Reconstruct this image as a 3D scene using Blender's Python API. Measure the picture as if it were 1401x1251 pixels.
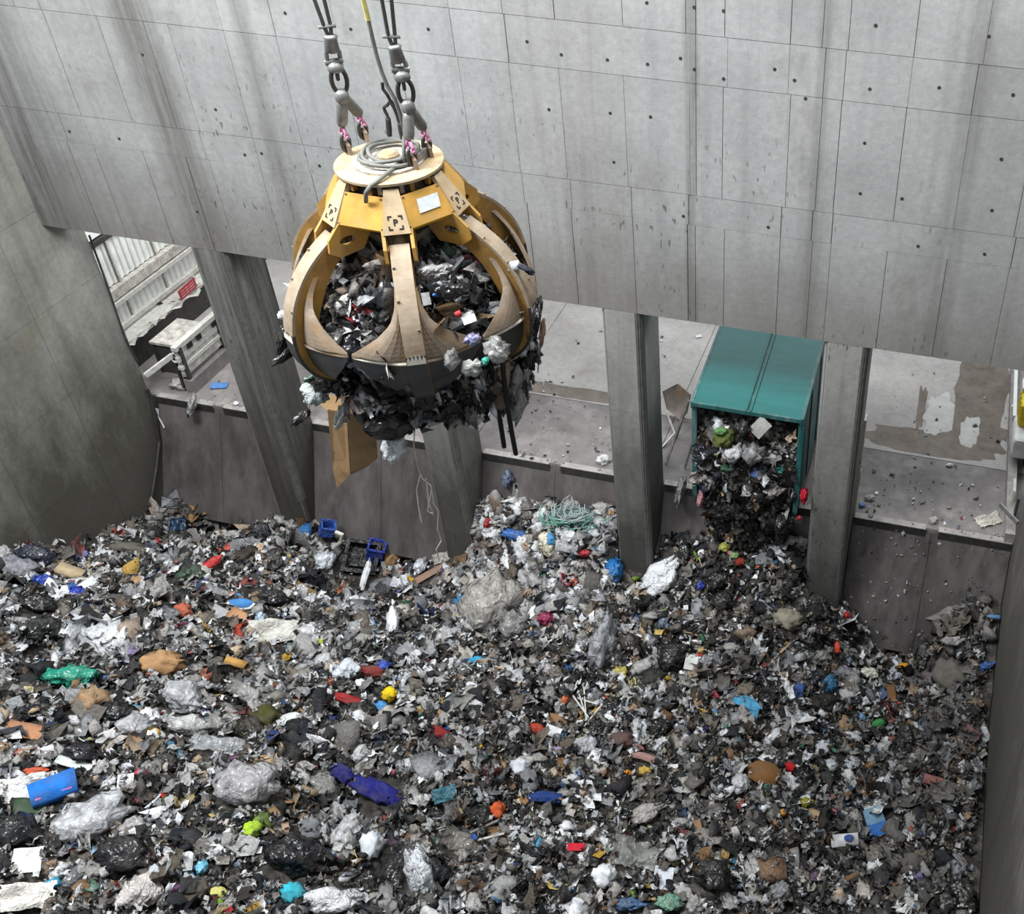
import bpy, bmesh, math, random
import numpy as np
from mathutils import Vector, Matrix, noise as mnoise

for o in list(bpy.data.objects): bpy.data.objects.remove(o, do_unlink=True)
SC = bpy.context.scene
COL = SC.collection
random.seed(7); RNG = np.random.default_rng(7)
R_ = math.radians

# ------------------------------------------------------------------ camera
F_PX, PPX, PPY = 1432.8, 1041.7, 511.2          # the photograph is a crop: its optical axis lies right of the middle
CW = Vector((0, -18.1, 24.0))
RC = Matrix(((0.97717904, 0.20985315, 0.03290564), (0.15106439, -0.57764406, -0.80218881), (-0.1493341, 0.78885296, -0.596163)))
cam = bpy.data.cameras.new('camera'); camo = bpy.data.objects.new('camera', cam); COL.objects.link(camo)
M = Matrix((RC[0], -RC[1], -RC[2])).transposed().to_4x4(); M.translation = CW
camo.matrix_world = M
cam.sensor_fit = 'HORIZONTAL'; cam.sensor_width = 36; cam.lens = F_PX/1401*36
cam.shift_x = (700.5-PPX)/1401; cam.shift_y = (PPY-625.5)/1401
cam.clip_end = 200
SC.camera = camo

def ray(u, v):
    return RC.transposed() @ Vector(((u-PPX)/F_PX, (v-PPY)/F_PX, 1))
def at(u, v, Y=None, X=None, Z=None):
    "the point at a chosen real distance that is seen at photo position u, v"
    d = ray(u, v)
    t = (Y-CW.y)/d.y if Y is not None else ((X-CW.x)/d.x if X is not None else (Z-CW.z)/d.z)
    return CW + d*t
def depth(p): return (RC @ (Vector(p)-CW)).z

# ------------------------------------------------------------------ world, lamps, exposure
SC.view_settings.view_transform = 'Standard'; SC.view_settings.look = 'None'
SC.view_settings.gamma = 1; SC.view_settings.use_curve_mapping = False
SC.view_settings.exposure = 0.0
W = bpy.data.worlds.new('World'); SC.world = W; W.use_nodes = True
W.node_tree.nodes['Background'].inputs[0].default_value = (0.86, 0.93, 1.0, 1)
W.node_tree.nodes['Background'].inputs[1].default_value = 0.30
def area(name, loc, tgt, sx, sy, power, color=(1, 1, 1)):
    l = bpy.data.lights.new(name, 'AREA'); l.shape = 'RECTANGLE'; l.size = sx; l.size_y = sy; l.energy = power; l.color = color
    o = bpy.data.objects.new(name, l); COL.objects.link(o); o.location = loc
    o.rotation_euler = (Vector(tgt)-Vector(loc)).to_track_quat('-Z', 'Y').to_euler(); return o
area('hall_floodlight_bank', (-15, -12, 31), (-12.5, -6, 4), 8, 4, 7600, (0.97, 0.99, 1))
area('pit_roof_lamp', (-4.5, -7, 31), (-5, -1.5, 8), 7, 3, 2900, (0.97, 0.99, 1))
area('tipping_hall_daylight', (-8, 9.5, 17), (-8, 6.5, 5.3), 26, 6, 2300, (0.95, 0.98, 1))
area('hall_wall_fill_light', (-20.5, 5, 13.5), (-22.8, 4, 8.5), 3, 1.5, 330, (0.97, 1, 0.98))  # added light that brightens the left wall of the hall

# ------------------------------------------------------------------ materials
def newmat(name, rough=0.8, metal=0.0, spec=0.3):
    m = bpy.data.materials.new(name); m.use_nodes = True
    b = m.node_tree.nodes['Principled BSDF']
    b.inputs['Roughness'].default_value = rough; b.inputs['Metallic'].default_value = metal
    b.inputs['Specular IOR Level'].default_value = spec
    return m, m.node_tree.nodes, m.node_tree.links, b
def N(nodes, t, **kw):
    n = nodes.new(t)
    for k, v in kw.items(): setattr(n, k, v)
    return n
def ramp(nodes, stops, interp='LINEAR'):
    r = nodes.new('ShaderNodeValToRGB'); r.color_ramp.interpolation = interp
    e = r.color_ramp.elements
    while len(e) < len(stops): e.new(0.5)
    for x, (p, c) in zip(e, stops):
        x.position = p; x.color = (c if len(c) == 4 else (*c, 1)) if isinstance(c, tuple) else (c, c, c, 1)
    return r
def noise_at(nodes, links, scale, detail=4, stretch=(1, 1, 1), rough=0.55, coord='pos', off=(0, 0, 0)):
    if coord == 'pos': src = nodes.new('ShaderNodeNewGeometry').outputs['Position']
    else: src = nodes.new('ShaderNodeTexCoord').outputs['Object']
    mp = nodes.new('ShaderNodeMapping'); mp.inputs['Scale'].default_value = stretch; mp.inputs['Location'].default_value = off
    links.new(src, mp.inputs['Vector'])
    n = nodes.new('ShaderNodeTexNoise'); n.inputs['Scale'].default_value = scale; n.inputs['Detail'].default_value = detail; n.inputs['Roughness'].default_value = rough
    links.new(mp.outputs[0], n.inputs['Vector']); return n.outputs['Fac']
def mix(nodes, links, fac, a, b, mode='MIX'):
    m = nodes.new('ShaderNodeMix'); m.data_type = 'RGBA'; m.blend_type = mode
    for s, x in ((0, fac), (6, a), (7, b)):
        if isinstance(x, (int, float)): m.inputs[s].default_value = x
        elif isinstance(x, tuple): m.inputs[s].default_value = (*x, 1) if len(x) == 3 else x
        else: links.new(x, m.inputs[s])
    return m.outputs[2]
def bump(nodes, links, b, h, strength=0.3, dist=0.02):
    n = nodes.new('ShaderNodeBump'); n.inputs['Strength'].default_value = strength; n.inputs['Distance'].default_value = dist
    links.new(h, n.inputs['Height']); links.new(n.outputs[0], b.inputs['Normal'])

def crinkle(nodes, links, b, scale, strength, dist=0.06):
    "creased-film relief: cone-shaped cells pushed about by noise"
    g = nodes.new('ShaderNodeNewGeometry'); n = nodes.new('ShaderNodeTexNoise'); n.inputs['Scale'].default_value = scale*0.5; n.inputs['Detail'].default_value = 3
    links.new(g.outputs['Position'], n.inputs['Vector'])
    mx = nodes.new('ShaderNodeMix'); mx.data_type = 'VECTOR'; mx.inputs[0].default_value = 0.25; links.new(g.outputs['Position'], mx.inputs[4]); links.new(n.outputs['Color'], mx.inputs[5])
    h = None
    for sc, w in ((scale, 1.0), (scale*2.3, 0.5)):
        v = nodes.new('ShaderNodeTexVoronoi'); v.inputs['Scale'].default_value = sc; links.new(mx.outputs[1], v.inputs['Vector'])
        m_ = nodes.new('ShaderNodeMath'); m_.operation = 'MULTIPLY'; m_.inputs[1].default_value = w; links.new(v.outputs['Distance'], m_.inputs[0])
        if h is None: h = m_.outputs[0]
        else:
            a_ = nodes.new('ShaderNodeMath'); a_.operation = 'ADD'; links.new(h, a_.inputs[0]); links.new(m_.outputs[0], a_.inputs[1]); h = a_.outputs[0]
    bump(nodes, links, b, h, strength, dist)
def concrete(name, base, streak=0.35, pits=True, dirt_z=None, dirt_col=(0.05, 0.043, 0.034), bands=(), blotch=(0.16, 0.13, 0.10), panelvar=0.035, dirt_amt=0.9, low=None):
    m, ns, ln, b = newmat(name, 0.85, 0, 0.25)
    big = ramp(ns, [(0.3, 0.82), (0.7, 1.12)]); ln.new(noise_at(ns, ln, 0.45, 5), big.inputs[0])
    col = mix(ns, ln, 1.0, base, big.outputs[0], 'MULTIPLY')
    fine = ramp(ns, [(0.3, 0.86), (0.7, 1.12)]); ln.new(noise_at(ns, ln, 7, 6, rough=0.7), fine.inputs[0])
    col = mix(ns, ln, 1.0, col, fine.outputs[0], 'MULTIPLY')
    oi = ns.new('ShaderNodeObjectInfo'); pv = ramp(ns, [(0, 1-panelvar), (1, 1+panelvar)]); ln.new(oi.outputs['Random'], pv.inputs[0])
    col = mix(ns, ln, 1.0, col, pv.outputs[0], 'MULTIPLY')
    st = ramp(ns, [(0.50, 0.0), (0.72, streak)]); ln.new(noise_at(ns, ln, 1.0, 5, (2.2, 2.2, 0.12), 0.6), st.inputs[0])
    col = mix(ns, ln, st.outputs[0], col, tuple(c*0.45 for c in base))
    bl = ramp(ns, [(0.58, 0.0), (0.74, 0.45)]); ln.new(noise_at(ns, ln, 0.8, 6, (1, 1, 0.6), 0.65, off=(3, 7, 1)), bl.inputs[0])
    col = mix(ns, ln, bl.outputs[0], col, blotch)
    if pits:
        pt = ramp(ns, [(0.66, 0.0), (0.70, 0.8)]); ln.new(noise_at(ns, ln, 6.5, 1, (1.6, 1.6, 0.55), 0.4), pt.inputs[0])
        zone = ramp(ns, [(0.46, 0.0), (0.62, 0.9)]); ln.new(noise_at(ns, ln, 0.35, 3, off=(1, 2, 5)), zone.inputs[0])
        mm0 = ns.new('ShaderNodeMath'); mm0.operation = 'MULTIPLY'; ln.new(pt.outputs[0], mm0.inputs[0]); ln.new(zone.outputs[0], mm0.inputs[1])
        gz = ns.new('ShaderNodeNewGeometry'); sz = ns.new('ShaderNodeSeparateXYZ'); ln.new(gz.outputs['Position'], sz.inputs[0]); mz = ns.new('ShaderNodeMapRange'); mz.inputs[1].default_value = 17.2; mz.inputs[2].default_value = 14.2; mz.inputs[3].default_value = 0.06; ln.new(sz.outputs[2], mz.inputs[0])
        mm = ns.new('ShaderNodeMath'); mm.operation = 'MULTIPLY'; ln.new(mm0.outputs[0], mm.inputs[0]); ln.new(mz.outputs[0], mm.inputs[1])
        col = mix(ns, ln, mm.outputs[0], col, (0.07, 0.065, 0.06))
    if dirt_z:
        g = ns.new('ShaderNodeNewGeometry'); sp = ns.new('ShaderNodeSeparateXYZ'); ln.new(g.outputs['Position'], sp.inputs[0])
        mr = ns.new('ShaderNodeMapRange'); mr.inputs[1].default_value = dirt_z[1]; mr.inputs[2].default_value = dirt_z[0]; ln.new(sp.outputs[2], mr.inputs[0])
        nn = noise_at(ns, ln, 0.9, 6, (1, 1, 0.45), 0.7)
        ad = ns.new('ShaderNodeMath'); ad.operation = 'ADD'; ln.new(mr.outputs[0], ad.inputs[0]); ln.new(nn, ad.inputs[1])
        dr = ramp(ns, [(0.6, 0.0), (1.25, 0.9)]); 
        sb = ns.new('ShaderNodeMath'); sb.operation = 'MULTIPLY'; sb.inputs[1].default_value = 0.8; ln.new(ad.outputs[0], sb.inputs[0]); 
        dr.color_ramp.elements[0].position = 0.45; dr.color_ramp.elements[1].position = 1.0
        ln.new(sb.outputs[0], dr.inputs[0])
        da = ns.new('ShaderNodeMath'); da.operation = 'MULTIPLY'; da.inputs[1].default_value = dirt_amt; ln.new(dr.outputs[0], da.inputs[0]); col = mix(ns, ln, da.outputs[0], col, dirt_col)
    if bands or low:
        g = ns.new('ShaderNodeNewGeometry'); sp = ns.new('ShaderNodeSeparateXYZ'); ln.new(g.outputs['Position'], sp.inputs[0])
    for (ax, x0, x1, soft, amt, colr) in bands:      # old run-down stains with wavering edges
        nn = noise_at(ns, ln, 1.1, 5, (1.5, 1.5, 0.25), 0.6, off=(x0, 2, 3))
        mm = ns.new('ShaderNodeMath'); mm.operation = 'MULTIPLY_ADD'; ln.new(nn, mm.inputs[0]); mm.inputs[1].default_value = 0.5; ln.new(sp.outputs[ax], mm.inputs[2])
        r1 = ns.new('ShaderNodeMapRange'); r1.inputs[1].default_value = x0+0.25-soft; r1.inputs[2].default_value = x0+0.25+soft; ln.new(mm.outputs[0], r1.inputs[0])
        r2 = ns.new('ShaderNodeMapRange'); r2.inputs[1].default_value = x1+0.25+soft; r2.inputs[2].default_value = x1+0.25-soft; ln.new(mm.outputs[0], r2.inputs[0])
        pr_ = ns.new('ShaderNodeMath'); pr_.operation = 'MULTIPLY'; ln.new(r1.outputs[0], pr_.inputs[0]); ln.new(r2.outputs[0], pr_.inputs[1])
        st2 = ramp(ns, [(0.35, 0.35), (0.65, 1.0)]); ln.new(noise_at(ns, ln, 1.6, 5, (4, 4, 0.2), 0.6), st2.inputs[0])
        p2 = ns.new('ShaderNodeMath'); p2.operation = 'MULTIPLY'; ln.new(pr_.outputs[0], p2.inputs[0]); ln.new(st2.outputs[0], p2.inputs[1])
        p3 = ns.new('ShaderNodeMath'); p3.operation = 'MULTIPLY'; p3.inputs[1].default_value = amt; ln.new(p2.outputs[0], p3.inputs[0])
        col = mix(ns, ln, p3.outputs[0], col, colr)
    ln.new(col, b.inputs['Base Color'])
    bump(ns, ln, b, noise_at(ns, ln, 9, 6, rough=0.7), 0.25, 0.03)
    return m
def simple(name, col, rough=0.6, metal=0.0, spec=0.3, var=0.25, scale=5.0, col2=None, amt=0.5, bumpv=0.15, streak=(1, 1, 1), lo=0.5, hi=0.68, coord='pos'):
    m, ns, ln, b = newmat(name, rough, metal, spec)
    v = ramp(ns, [(0.3, 1-var), (0.7, 1+var)]); ln.new(noise_at(ns, ln, scale, 6, streak, 0.65, coord), v.inputs[0])
    c = mix(ns, ln, 1.0, col, v.outputs[0], 'MULTIPLY')
    if col2:
        r = ramp(ns, [(lo, 0.0), (hi, amt)]); ln.new(noise_at(ns, ln, scale*0.6, 7, streak, 0.7, coord, (5, 3, 2)), r.inputs[0])
        c = mix(ns, ln, r.outputs[0], c, col2)
    ln.new(c, b.inputs['Base Color'])
    if bumpv: bump(ns, ln, b, noise_at(ns, ln, scale*3, 5, streak, 0.65, coord), bumpv, 0.02)
    return m
def objcol(name, rough, spec=0.4, bumpv=0.5, bscale=9, alpha=None, var=0.22, crease=False):
    m, ns, ln, b = newmat(name, rough, 0, spec)
    oi = ns.new('ShaderNodeObjectInfo')
    v = ramp(ns, [(0.3, 1-var), (0.7, 1+var)]); ln.new(noise_at(ns, ln, 4, 5, coord='pos', rough=0.7), v.inputs[0])
    du = ramp(ns, [(0.45, 0.0), (0.7, 0.5)]); ln.new(noise_at(ns, ln, 3.1, 6, rough=0.75, off=(4, 4, 4)), du.inputs[0])
    ln.new(mix(ns, ln, du.outputs[0], mix(ns, ln, 1.0, oi.outputs['Color'], v.outputs[0], 'MULTIPLY'), (0.13, 0.12, 0.105)), b.inputs['Base Color'])
    if bumpv and crease: crinkle(ns, ln, b, bscale, bumpv)
    elif bumpv: bump(ns, ln, b, noise_at(ns, ln, bscale, 4, coord='pos', rough=0.6), bumpv, 0.05)
    if alpha is not None:
        a = ramp(ns, [(0.35, alpha-0.2), (0.65, min(1, alpha+0.25))]); ln.new(noise_at(ns, ln, 5, 4), a.inputs[0]); ln.new(a.outputs[0], b.inputs['Alpha'])
    return m

MT = {}
STB = (0.10, 0.092, 0.08)
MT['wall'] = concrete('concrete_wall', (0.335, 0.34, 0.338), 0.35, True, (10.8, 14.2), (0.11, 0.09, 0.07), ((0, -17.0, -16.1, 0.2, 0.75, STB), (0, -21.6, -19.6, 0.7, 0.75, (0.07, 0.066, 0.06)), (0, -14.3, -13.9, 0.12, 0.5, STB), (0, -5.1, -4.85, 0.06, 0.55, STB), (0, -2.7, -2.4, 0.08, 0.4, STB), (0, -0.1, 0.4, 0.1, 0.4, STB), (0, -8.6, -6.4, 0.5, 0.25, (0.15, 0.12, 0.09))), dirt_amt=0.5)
MT['joint'] = simple('concrete_joint', (0.17, 0.165, 0.158), 0.9)
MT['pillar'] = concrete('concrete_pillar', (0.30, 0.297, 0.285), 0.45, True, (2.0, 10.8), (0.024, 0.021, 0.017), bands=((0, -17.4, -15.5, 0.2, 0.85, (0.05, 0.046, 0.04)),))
MT['guard'] = simple('chamfer_shade_grey', (0.13, 0.125, 0.12), 0.6, 0.3)  # dark grey standing for the shade on the pillar chamfers
MT['edge'] = simple('scraped_edge_plate', (0.30, 0.28, 0.265), 0.6, 0.2, 0.4, 0.25, 4, (0.14, 0.125, 0.115), 0.6)
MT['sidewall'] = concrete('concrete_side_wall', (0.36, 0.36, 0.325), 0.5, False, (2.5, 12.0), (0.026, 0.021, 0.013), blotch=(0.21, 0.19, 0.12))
MT['sidewall2'] = concrete('dirty_shaded_side_wall', (0.27, 0.26, 0.24), 0.6, False, (2.0, 18.0), (0.05, 0.046, 0.038), blotch=(0.15, 0.13, 0.1))  # darker base and taller dirt ramp also paint in this wall's shade
MT['hallfloor'] = concrete('hall_floor_concrete', (0.42, 0.40, 0.385), 0.2, False, blotch=(0.25, 0.22, 0.2))
MT['apron'] = simple('apron_scraped_steel', (0.17, 0.155, 0.15), 0.6, 0.0, 0.4, 0.3, 1.6, (0.32, 0.30, 0.29), 0.7, 0.2)
MT['plate'] = simple('chute_steel', (0.115, 0.102, 0.10), 0.5, 0.25, 0.5, 0.45, 1.1, (0.24, 0.22, 0.215), 0.6, 0.12, (1.5, 1, 0.5))
MT['steel'] = simple('dark_steel', (0.07, 0.068, 0.066), 0.5, 0.6, 0.5, 0.3, 8, (0.16, 0.12, 0.09), 0.5)
MT['greysteel'] = simple('grey_steel', (0.26, 0.26, 0.255), 0.5, 0.5, 0.5, 0.25, 12, (0.12, 0.11, 0.1), 0.6)
MT['palesteel'] = simple('pale_painted_steel', (0.55, 0.54, 0.5), 0.6, 0, 0.4, 0.2, 8, (0.25, 0.2, 0.15), 0.5)
MT['white'] = simple('white_cladding', (0.78, 0.79, 0.76), 0.6, 0, 0.3, 0.12, 3, (0.45, 0.43, 0.36), 0.35)
MT['window'] = simple('bright_window_sheet', (0.85, 0.87, 0.85), 0.4, 0, 0.4, 0.05, 3)
MT['dust'] = simple('dusty_ledge', (0.50, 0.47, 0.43), 0.95, 0, 0.1, 0.35, 6, (0.2, 0.18, 0.16), 0.7, 0.8)
MT['teal'] = simple('teal_paint', (0.003, 0.105, 0.10), 0.5, 0, 0.35, 0.15, 2.5, (0.12, 0.27, 0.26), 0.45, 0.05, (0.5, 3, 3), 0.62, 0.76)
MT['tealdark'] = simple('teal_paint_worn', (0.02, 0.10, 0.095), 0.5, 0, 0.4, 0.3, 4, (0.2, 0.26, 0.26), 0.6, 0.1, (1, 1, 0.3))
MT['yellow'] = simple('yellow_grab_paint', (0.50, 0.275, 0.055), 0.5, 0, 0.4, 0.18, 4, (0.36, 0.25, 0.12), 0.8, 0.08, coord='obj')
MT['yellow_rust'] = simple('rusty_yellow_paint', (0.36, 0.19, 0.04), 0.6, 0, 0.35, 0.25, 3, (0.14, 0.085, 0.045), 0.8, 0.15, lo=0.45, hi=0.65, coord='obj')
MT['dustyyellow'] = simple('dusty_beige_paint', (0.44, 0.345, 0.225), 0.75, 0, 0.25, 0.2, 5, (0.40, 0.24, 0.07), 0.55, 0.1, coord='obj')
MT['spine'] = simple('dusty_worn_spine', (0.33, 0.265, 0.195), 0.7, 0, 0.3, 0.2, 5, (0.26, 0.15, 0.06), 0.6, 0.15, coord='obj')
MT['rust'] = simple('rusty_shell', (0.26, 0.205, 0.155), 0.65, 0.1, 0.3, 0.3, 3.5, (0.34, 0.18, 0.05), 0.6, 0.2, coord='obj')
MT['worn'] = simple('worn_dark_steel', (0.075, 0.073, 0.072), 0.42, 0.5, 0.5, 0.2, 6, (0.22, 0.19, 0.16), 0.4, 0.1, lo=0.62, hi=0.78, coord='obj')
MT['bare'] = simple('chipped_pale_paint', (0.75, 0.7, 0.6), 0.7)
MT['pink'] = simple('pink_paint', (0.62, 0.26, 0.42), 0.6, 0, 0.3, 0.3, 25, (0.2, 0.15, 0.16), 0.8, coord='obj')
MT['black'] = simple('black_ink', (0.012, 0.012, 0.012), 0.7)
MT['rope'] = simple('wire_rope', (0.085, 0.083, 0.08), 0.6, 0.5, 0.4, 0.4, 40)
MT['cableyellow'] = simple('yellow_cable', (0.52, 0.47, 0.18), 0.6)
MT['cable'] = simple('grey_cable', (0.17, 0.17, 0.155), 0.6)
MT['sticker'] = simple('silver_sticker', (0.62, 0.66, 0.68), 0.35, 0, 0.5, 0.12, 12)
MT['stickerink'] = simple('sticker_print', (0.34, 0.38, 0.4), 0.5)
MT['red'] = simple('red_sign', (0.42, 0.045, 0.06), 0.55, 0, 0.3, 0.12)
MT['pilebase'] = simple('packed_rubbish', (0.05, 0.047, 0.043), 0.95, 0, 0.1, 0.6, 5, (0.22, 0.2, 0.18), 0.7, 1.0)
MT['plastic'] = objcol('crinkled_plastic', 0.34, 0.45, 0.75, 9, crease=True, var=0.15)
MT['gloss'] = objcol('glossy_film', 0.25, 0.5, 1.0, 6, crease=True, var=0.15)
MT['matte'] = objcol('matte_card_or_cloth', 0.85, 0.2, 0.3, 14)
MT['film'] = objcol('translucent_film', 0.2, 0.5, 1.0, 6, alpha=0.72, crease=True, var=0.08)

def scrapmat():
    m, ns, ln, b = newmat('mixed_scraps', 0.5, 0, 0.35)
    a = ns.new('ShaderNodeAttribute'); a.attribute_name = 'Col'
    v = ramp(ns, [(0.3, 0.55), (0.7, 1.35)]); ln.new(noise_at(ns, ln, 13, 5, rough=0.7), v.inputs[0])
    ln.new(mix(ns, ln, 1.0, a.outputs['Color'], v.outputs[0], 'MULTIPLY'), b.inputs['Base Color'])
    ln.new(a.outputs['Alpha'], b.inputs['Roughness'])
    bump(ns, ln, b, noise_at(ns, ln, 17, 5, rough=0.65), 0.9, 0.05)
    return m
MT['scrap'] = scrapmat()

# ------------------------------------------------------------------ mesh helpers
class MB:
    def __init__(s): s.v = []; s.f = []
    def add(s, vs, fs):
        k = len(s.v); s.v += [tuple(x) for x in vs]; s.f += [tuple(i+k for i in f) for f in fs]; return s
    def box(s, c, size, rot=None, taper=None):
        x, y, z = size[0]/2, size[1]/2, size[2]/2
        vs = [Vector((a*x, b*y, d*z)) for d in (-1, 1) for a, b in ((-1, -1), (1, -1), (1, 1), (-1, 1))]
        if taper: vs = [Vector((v.x*(taper if v.z > 0 else 1), v.y*(taper if v.z > 0 else 1), v.z)) for v in vs]
        if rot is not None: vs = [rot @ v for v in vs]
        c = Vector(c)
        return s.add([v+c for v in vs], [(3, 2, 1, 0), (4, 5, 6, 7), (0, 1, 5, 4), (1, 2, 6, 5), (2, 3, 7, 6), (3, 0, 4, 7)])
    def bounds(s, x0, x1, y0, y1, z0, z1): return s.box(((x0+x1)/2, (y0+y1)/2, (z0+z1)/2), (x1-x0, y1-y0, z1-z0))
    def beam(s, a, b, w, h, up=(0, 0, 1)):
        a = Vector(a); b = Vector(b); d = b-a; L = d.length; d.normalize()
        sd = d.cross(Vector(up)); 
        if sd.length < 1e-4: sd = d.cross(Vector((1, 0, 0)))
        sd.normalize(); u = sd.cross(d)
        return s.box((a+b)/2, (L, w, h), Matrix((d, sd, u)).transposed())
    def tube(s, path, r, n=8, closed=False, caps=True):
        P = [Vector(p) for p in path]; m = len(P); rings = []
        rr = r if hasattr(r, '__len__') else [r]*m
        ref = Vector((0, 0, 1))
        for i, p in enumerate(P):
            t = (P[(i+1) % m]-P[i-1]) if closed else (P[min(i+1, m-1)]-P[max(i-1, 0)])
            t.normalize()
            if abs(t.dot(ref)) > 0.95: ref = Vector((1, 0, 0)) if abs(t.x) < 0.9 else Vector((0, 1, 0))
            a = t.cross(ref).normalized(); b = a.cross(t)
            ref = b
            rings.append([p+(a*math.cos(2*math.pi*k/n)+b*math.sin(2*math.pi*k/n))*rr[i] for k in range(n)])
        vs = [v for g in rings for v in g]; fs = []
        for i in range(m if closed else m-1):
            j = (i+1) % m
            for k in range(n): fs.append((i*n+k, i*n+(k+1) % n, j*n+(k+1) % n, j*n+k))
        if caps and not closed: fs += [tuple(range(n))[::-1], tuple(range((m-1)*n, m*n))]
        return s.add(vs, fs)
    def lathe(s, prof, n=24, c=(0, 0, 0), rot=None):
        vs = []; m = len(prof); c = Vector(c)
        for r, z in prof:
            for k in range(n):
                v = Vector((r*math.cos(2*math.pi*k/n), r*math.sin(2*math.pi*k/n), z))
                vs.append((rot @ v if rot is not None else v)+c)
        fs = [(i*n+k, i*n+(k+1) % n, (i+1)*n+(k+1) % n, (i+1)*n+k) for i in range(m-1) for k in range(n)]
        fs += [tuple(range(n))[::-1], tuple(range((m-1)*n, m*n))]
        return s.add(vs, fs)
    def prism(s, outline, thick, fn):
        "outline in 2-D (a, b); fn(a, b, t) -> 3-D; t = -thick/2 .. thick/2"
        n = len(outline)
        vs = [fn(a, b, -thick/2) for a, b in outline]+[fn(a, b, thick/2) for a, b in outline]
        fs = [tuple(range(n))[::-1], tuple(range(n, 2*n))]+[(i, (i+1) % n, n+(i+1) % n, n+i) for i in range(n)]
        return s.add(vs, fs)
    def mesh(s, name, smooth=False):
        me = bpy.data.meshes.new(name); me.from_pydata(s.v, [], s.f); me.update()
        bm = bmesh.new(); bm.from_mesh(me); bmesh.ops.recalc_face_normals(bm, faces=bm.faces); bm.to_mesh(me); bm.free()
        if smooth:
            for p in me.polygons: p.use_smooth = True
        return me
    def build(s, name, mat, parent=None, smooth=False, bevel=0, loc=None):
        return mk(name, s.mesh(name, smooth), mat, parent, bevel, loc)
def mk(name, me, mat, parent=None, bevel=0, loc=None):
    o = bpy.data.objects.new(name, me); COL.objects.link(o)
    if mat is not None and not me.materials: me.materials.append(MT[mat] if isinstance(mat, str) else mat)
    if parent: o.parent = parent
    if loc is not None: o.location = loc
    if bevel:
        b = o.modifiers.new('bevel', 'BEVEL'); b.width = bevel; b.segments = 2; b.limit_method = 'ANGLE'
    return o
def empty(name, loc=(0, 0, 0), rz=0):
    o = bpy.data.objects.new(name, None); COL.objects.link(o); o.location = loc; o.rotation_euler = (0, 0, rz); o.empty_display_size = 0.2
    return o
def tag(o, label, cat, group=None, kind=None):
    o['label'] = label; o['category'] = cat
    if group: o['group'] = group
    if kind: o['kind'] = kind
    return o
def struct(o): o['kind'] = 'structure'; return o
def rebase(root, loc):
    "parts were built in world coordinates: move the thing's origin to its base"
    loc = Vector(loc); root.location = loc
    for c in root.children: c.location = Vector(c.location)-loc
    return root

# ------------------------------------------------------------------ setting
WZ = 11.42; FZ = 5.35; XL = -20.98; XR = 2.86; YB = 1.25
PIL = [(-17.08, -16.17), (-12.09, -11.18), (-7.05, -6.14), (-2.10, -1.15)]
# far wall: backing slab + cast panels
wb = struct(MB().bounds(XL-2, 9, 0.02, YB, WZ, 30).build('wall_back', 'joint'))
rows = [WZ, 13.76, 14.43, 16.72, 17.64, 19.95, 20.9, 23.2, 26.0, 29]
cols = [XL, -19.31, -18.7, -17.47, -16.37, -15.82, -14.59, -13.4, -12.1, -10.84, -9.62, -8.53, -7.54, -6.25, -5.03, -4.9, -4.32, -3.13, -2.54, -2.16, -0.98, 0.2, 1.35, 2.6, 4.0]
for j in range(len(rows)-1):
    cc = list(cols)
    rr = random.Random(j*5+1)
    cc = [cc[0]]+[c+rr.uniform(-0.04, 0.04) for c in cc[1:-1]]+[cc[-1]]
    if j % 2 == 1: cc = [c for i, c in enumerate(cc) if i in (0, len(cc)-1) or rr.random() < 0.75]
    for i in range(len(cc)-1):
        g = rr.choice((0.003, 0.004, 0.006, 0.009)); gz = 0.006 if j != 0 else 0.0
        mb = MB().bounds(cc[i]+g, cc[i+1]-g, -rr.uniform(0.0, 0.006), 0.03, rows[j]+(0 if j == 0 else gz), rows[j+1]-gz)
        mb.build('concrete_panel', 'wall', wb)
# tie holes left by the formwork
hole = MB().lathe([(0.034, -0.004), (0.034, 0.004)], 10, rot=Matrix.Rotation(R_(90), 3, 'X')).mesh('tie_hole')
for (u, v) in [(390, 18), (480, 40), (586, 40), (721, 57), (931, 80), (1060, 95), (1285, 120), (1386, 130), (768, 75), (831, 82), (886, 88), (751, 150), (835, 155), (990, 108), (1190, 122), (1087, 110), (950, 95), (1183, 196), (1370, 218), (1177, 265), (935, 296), (1051, 311), (1256, 337), (1347, 348), (1234, 272), (1357, 288), (840, 222), (890, 160), (195, 75), (163, 190), (335, 212), (358, 210), (437, 227), (95, 180), (295, 150), (270, 290), (1198, 35), (1353, 50), (990, 15), (950, 10), (885, 4), (1102, 135)]:
    p = at(u, v, Y=-0.004); mk('tie_hole', hole, 'steel', wb, loc=p)
# pit floor, hall floor
struct(MB().bounds(XL-1, XR+1, -16, 1.3, -0.3, 0.0).build('floor_pit', 'joint'))
fl = struct(MB().bounds(-26, 9, YB, 16, FZ-0.5, FZ-0.03).build('floor', 'joint'))
for i, (x0, x1) in enumerate(((-26, -16.6), (-16.6, -11.6), (-11.6, -6.6), (-6.6, -1.6), (-1.6, 3.4), (3.4, 9))):
    MB().bounds(x0+0.01, x1-0.01, YB+0.02, 3.95, FZ-0.05, FZ-0.004).build('apron_slab', 'apron', fl)
    MB().bounds(x0+0.01, x1-0.01, 3.97, 9.4, FZ-0.05, FZ).build('floor_slab', 'hallfloor', fl)
    MB().bounds(x0+0.01, x1-0.01, 9.42, 16, FZ-0.05, FZ).build('floor_slab', 'hallfloor', fl)
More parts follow.
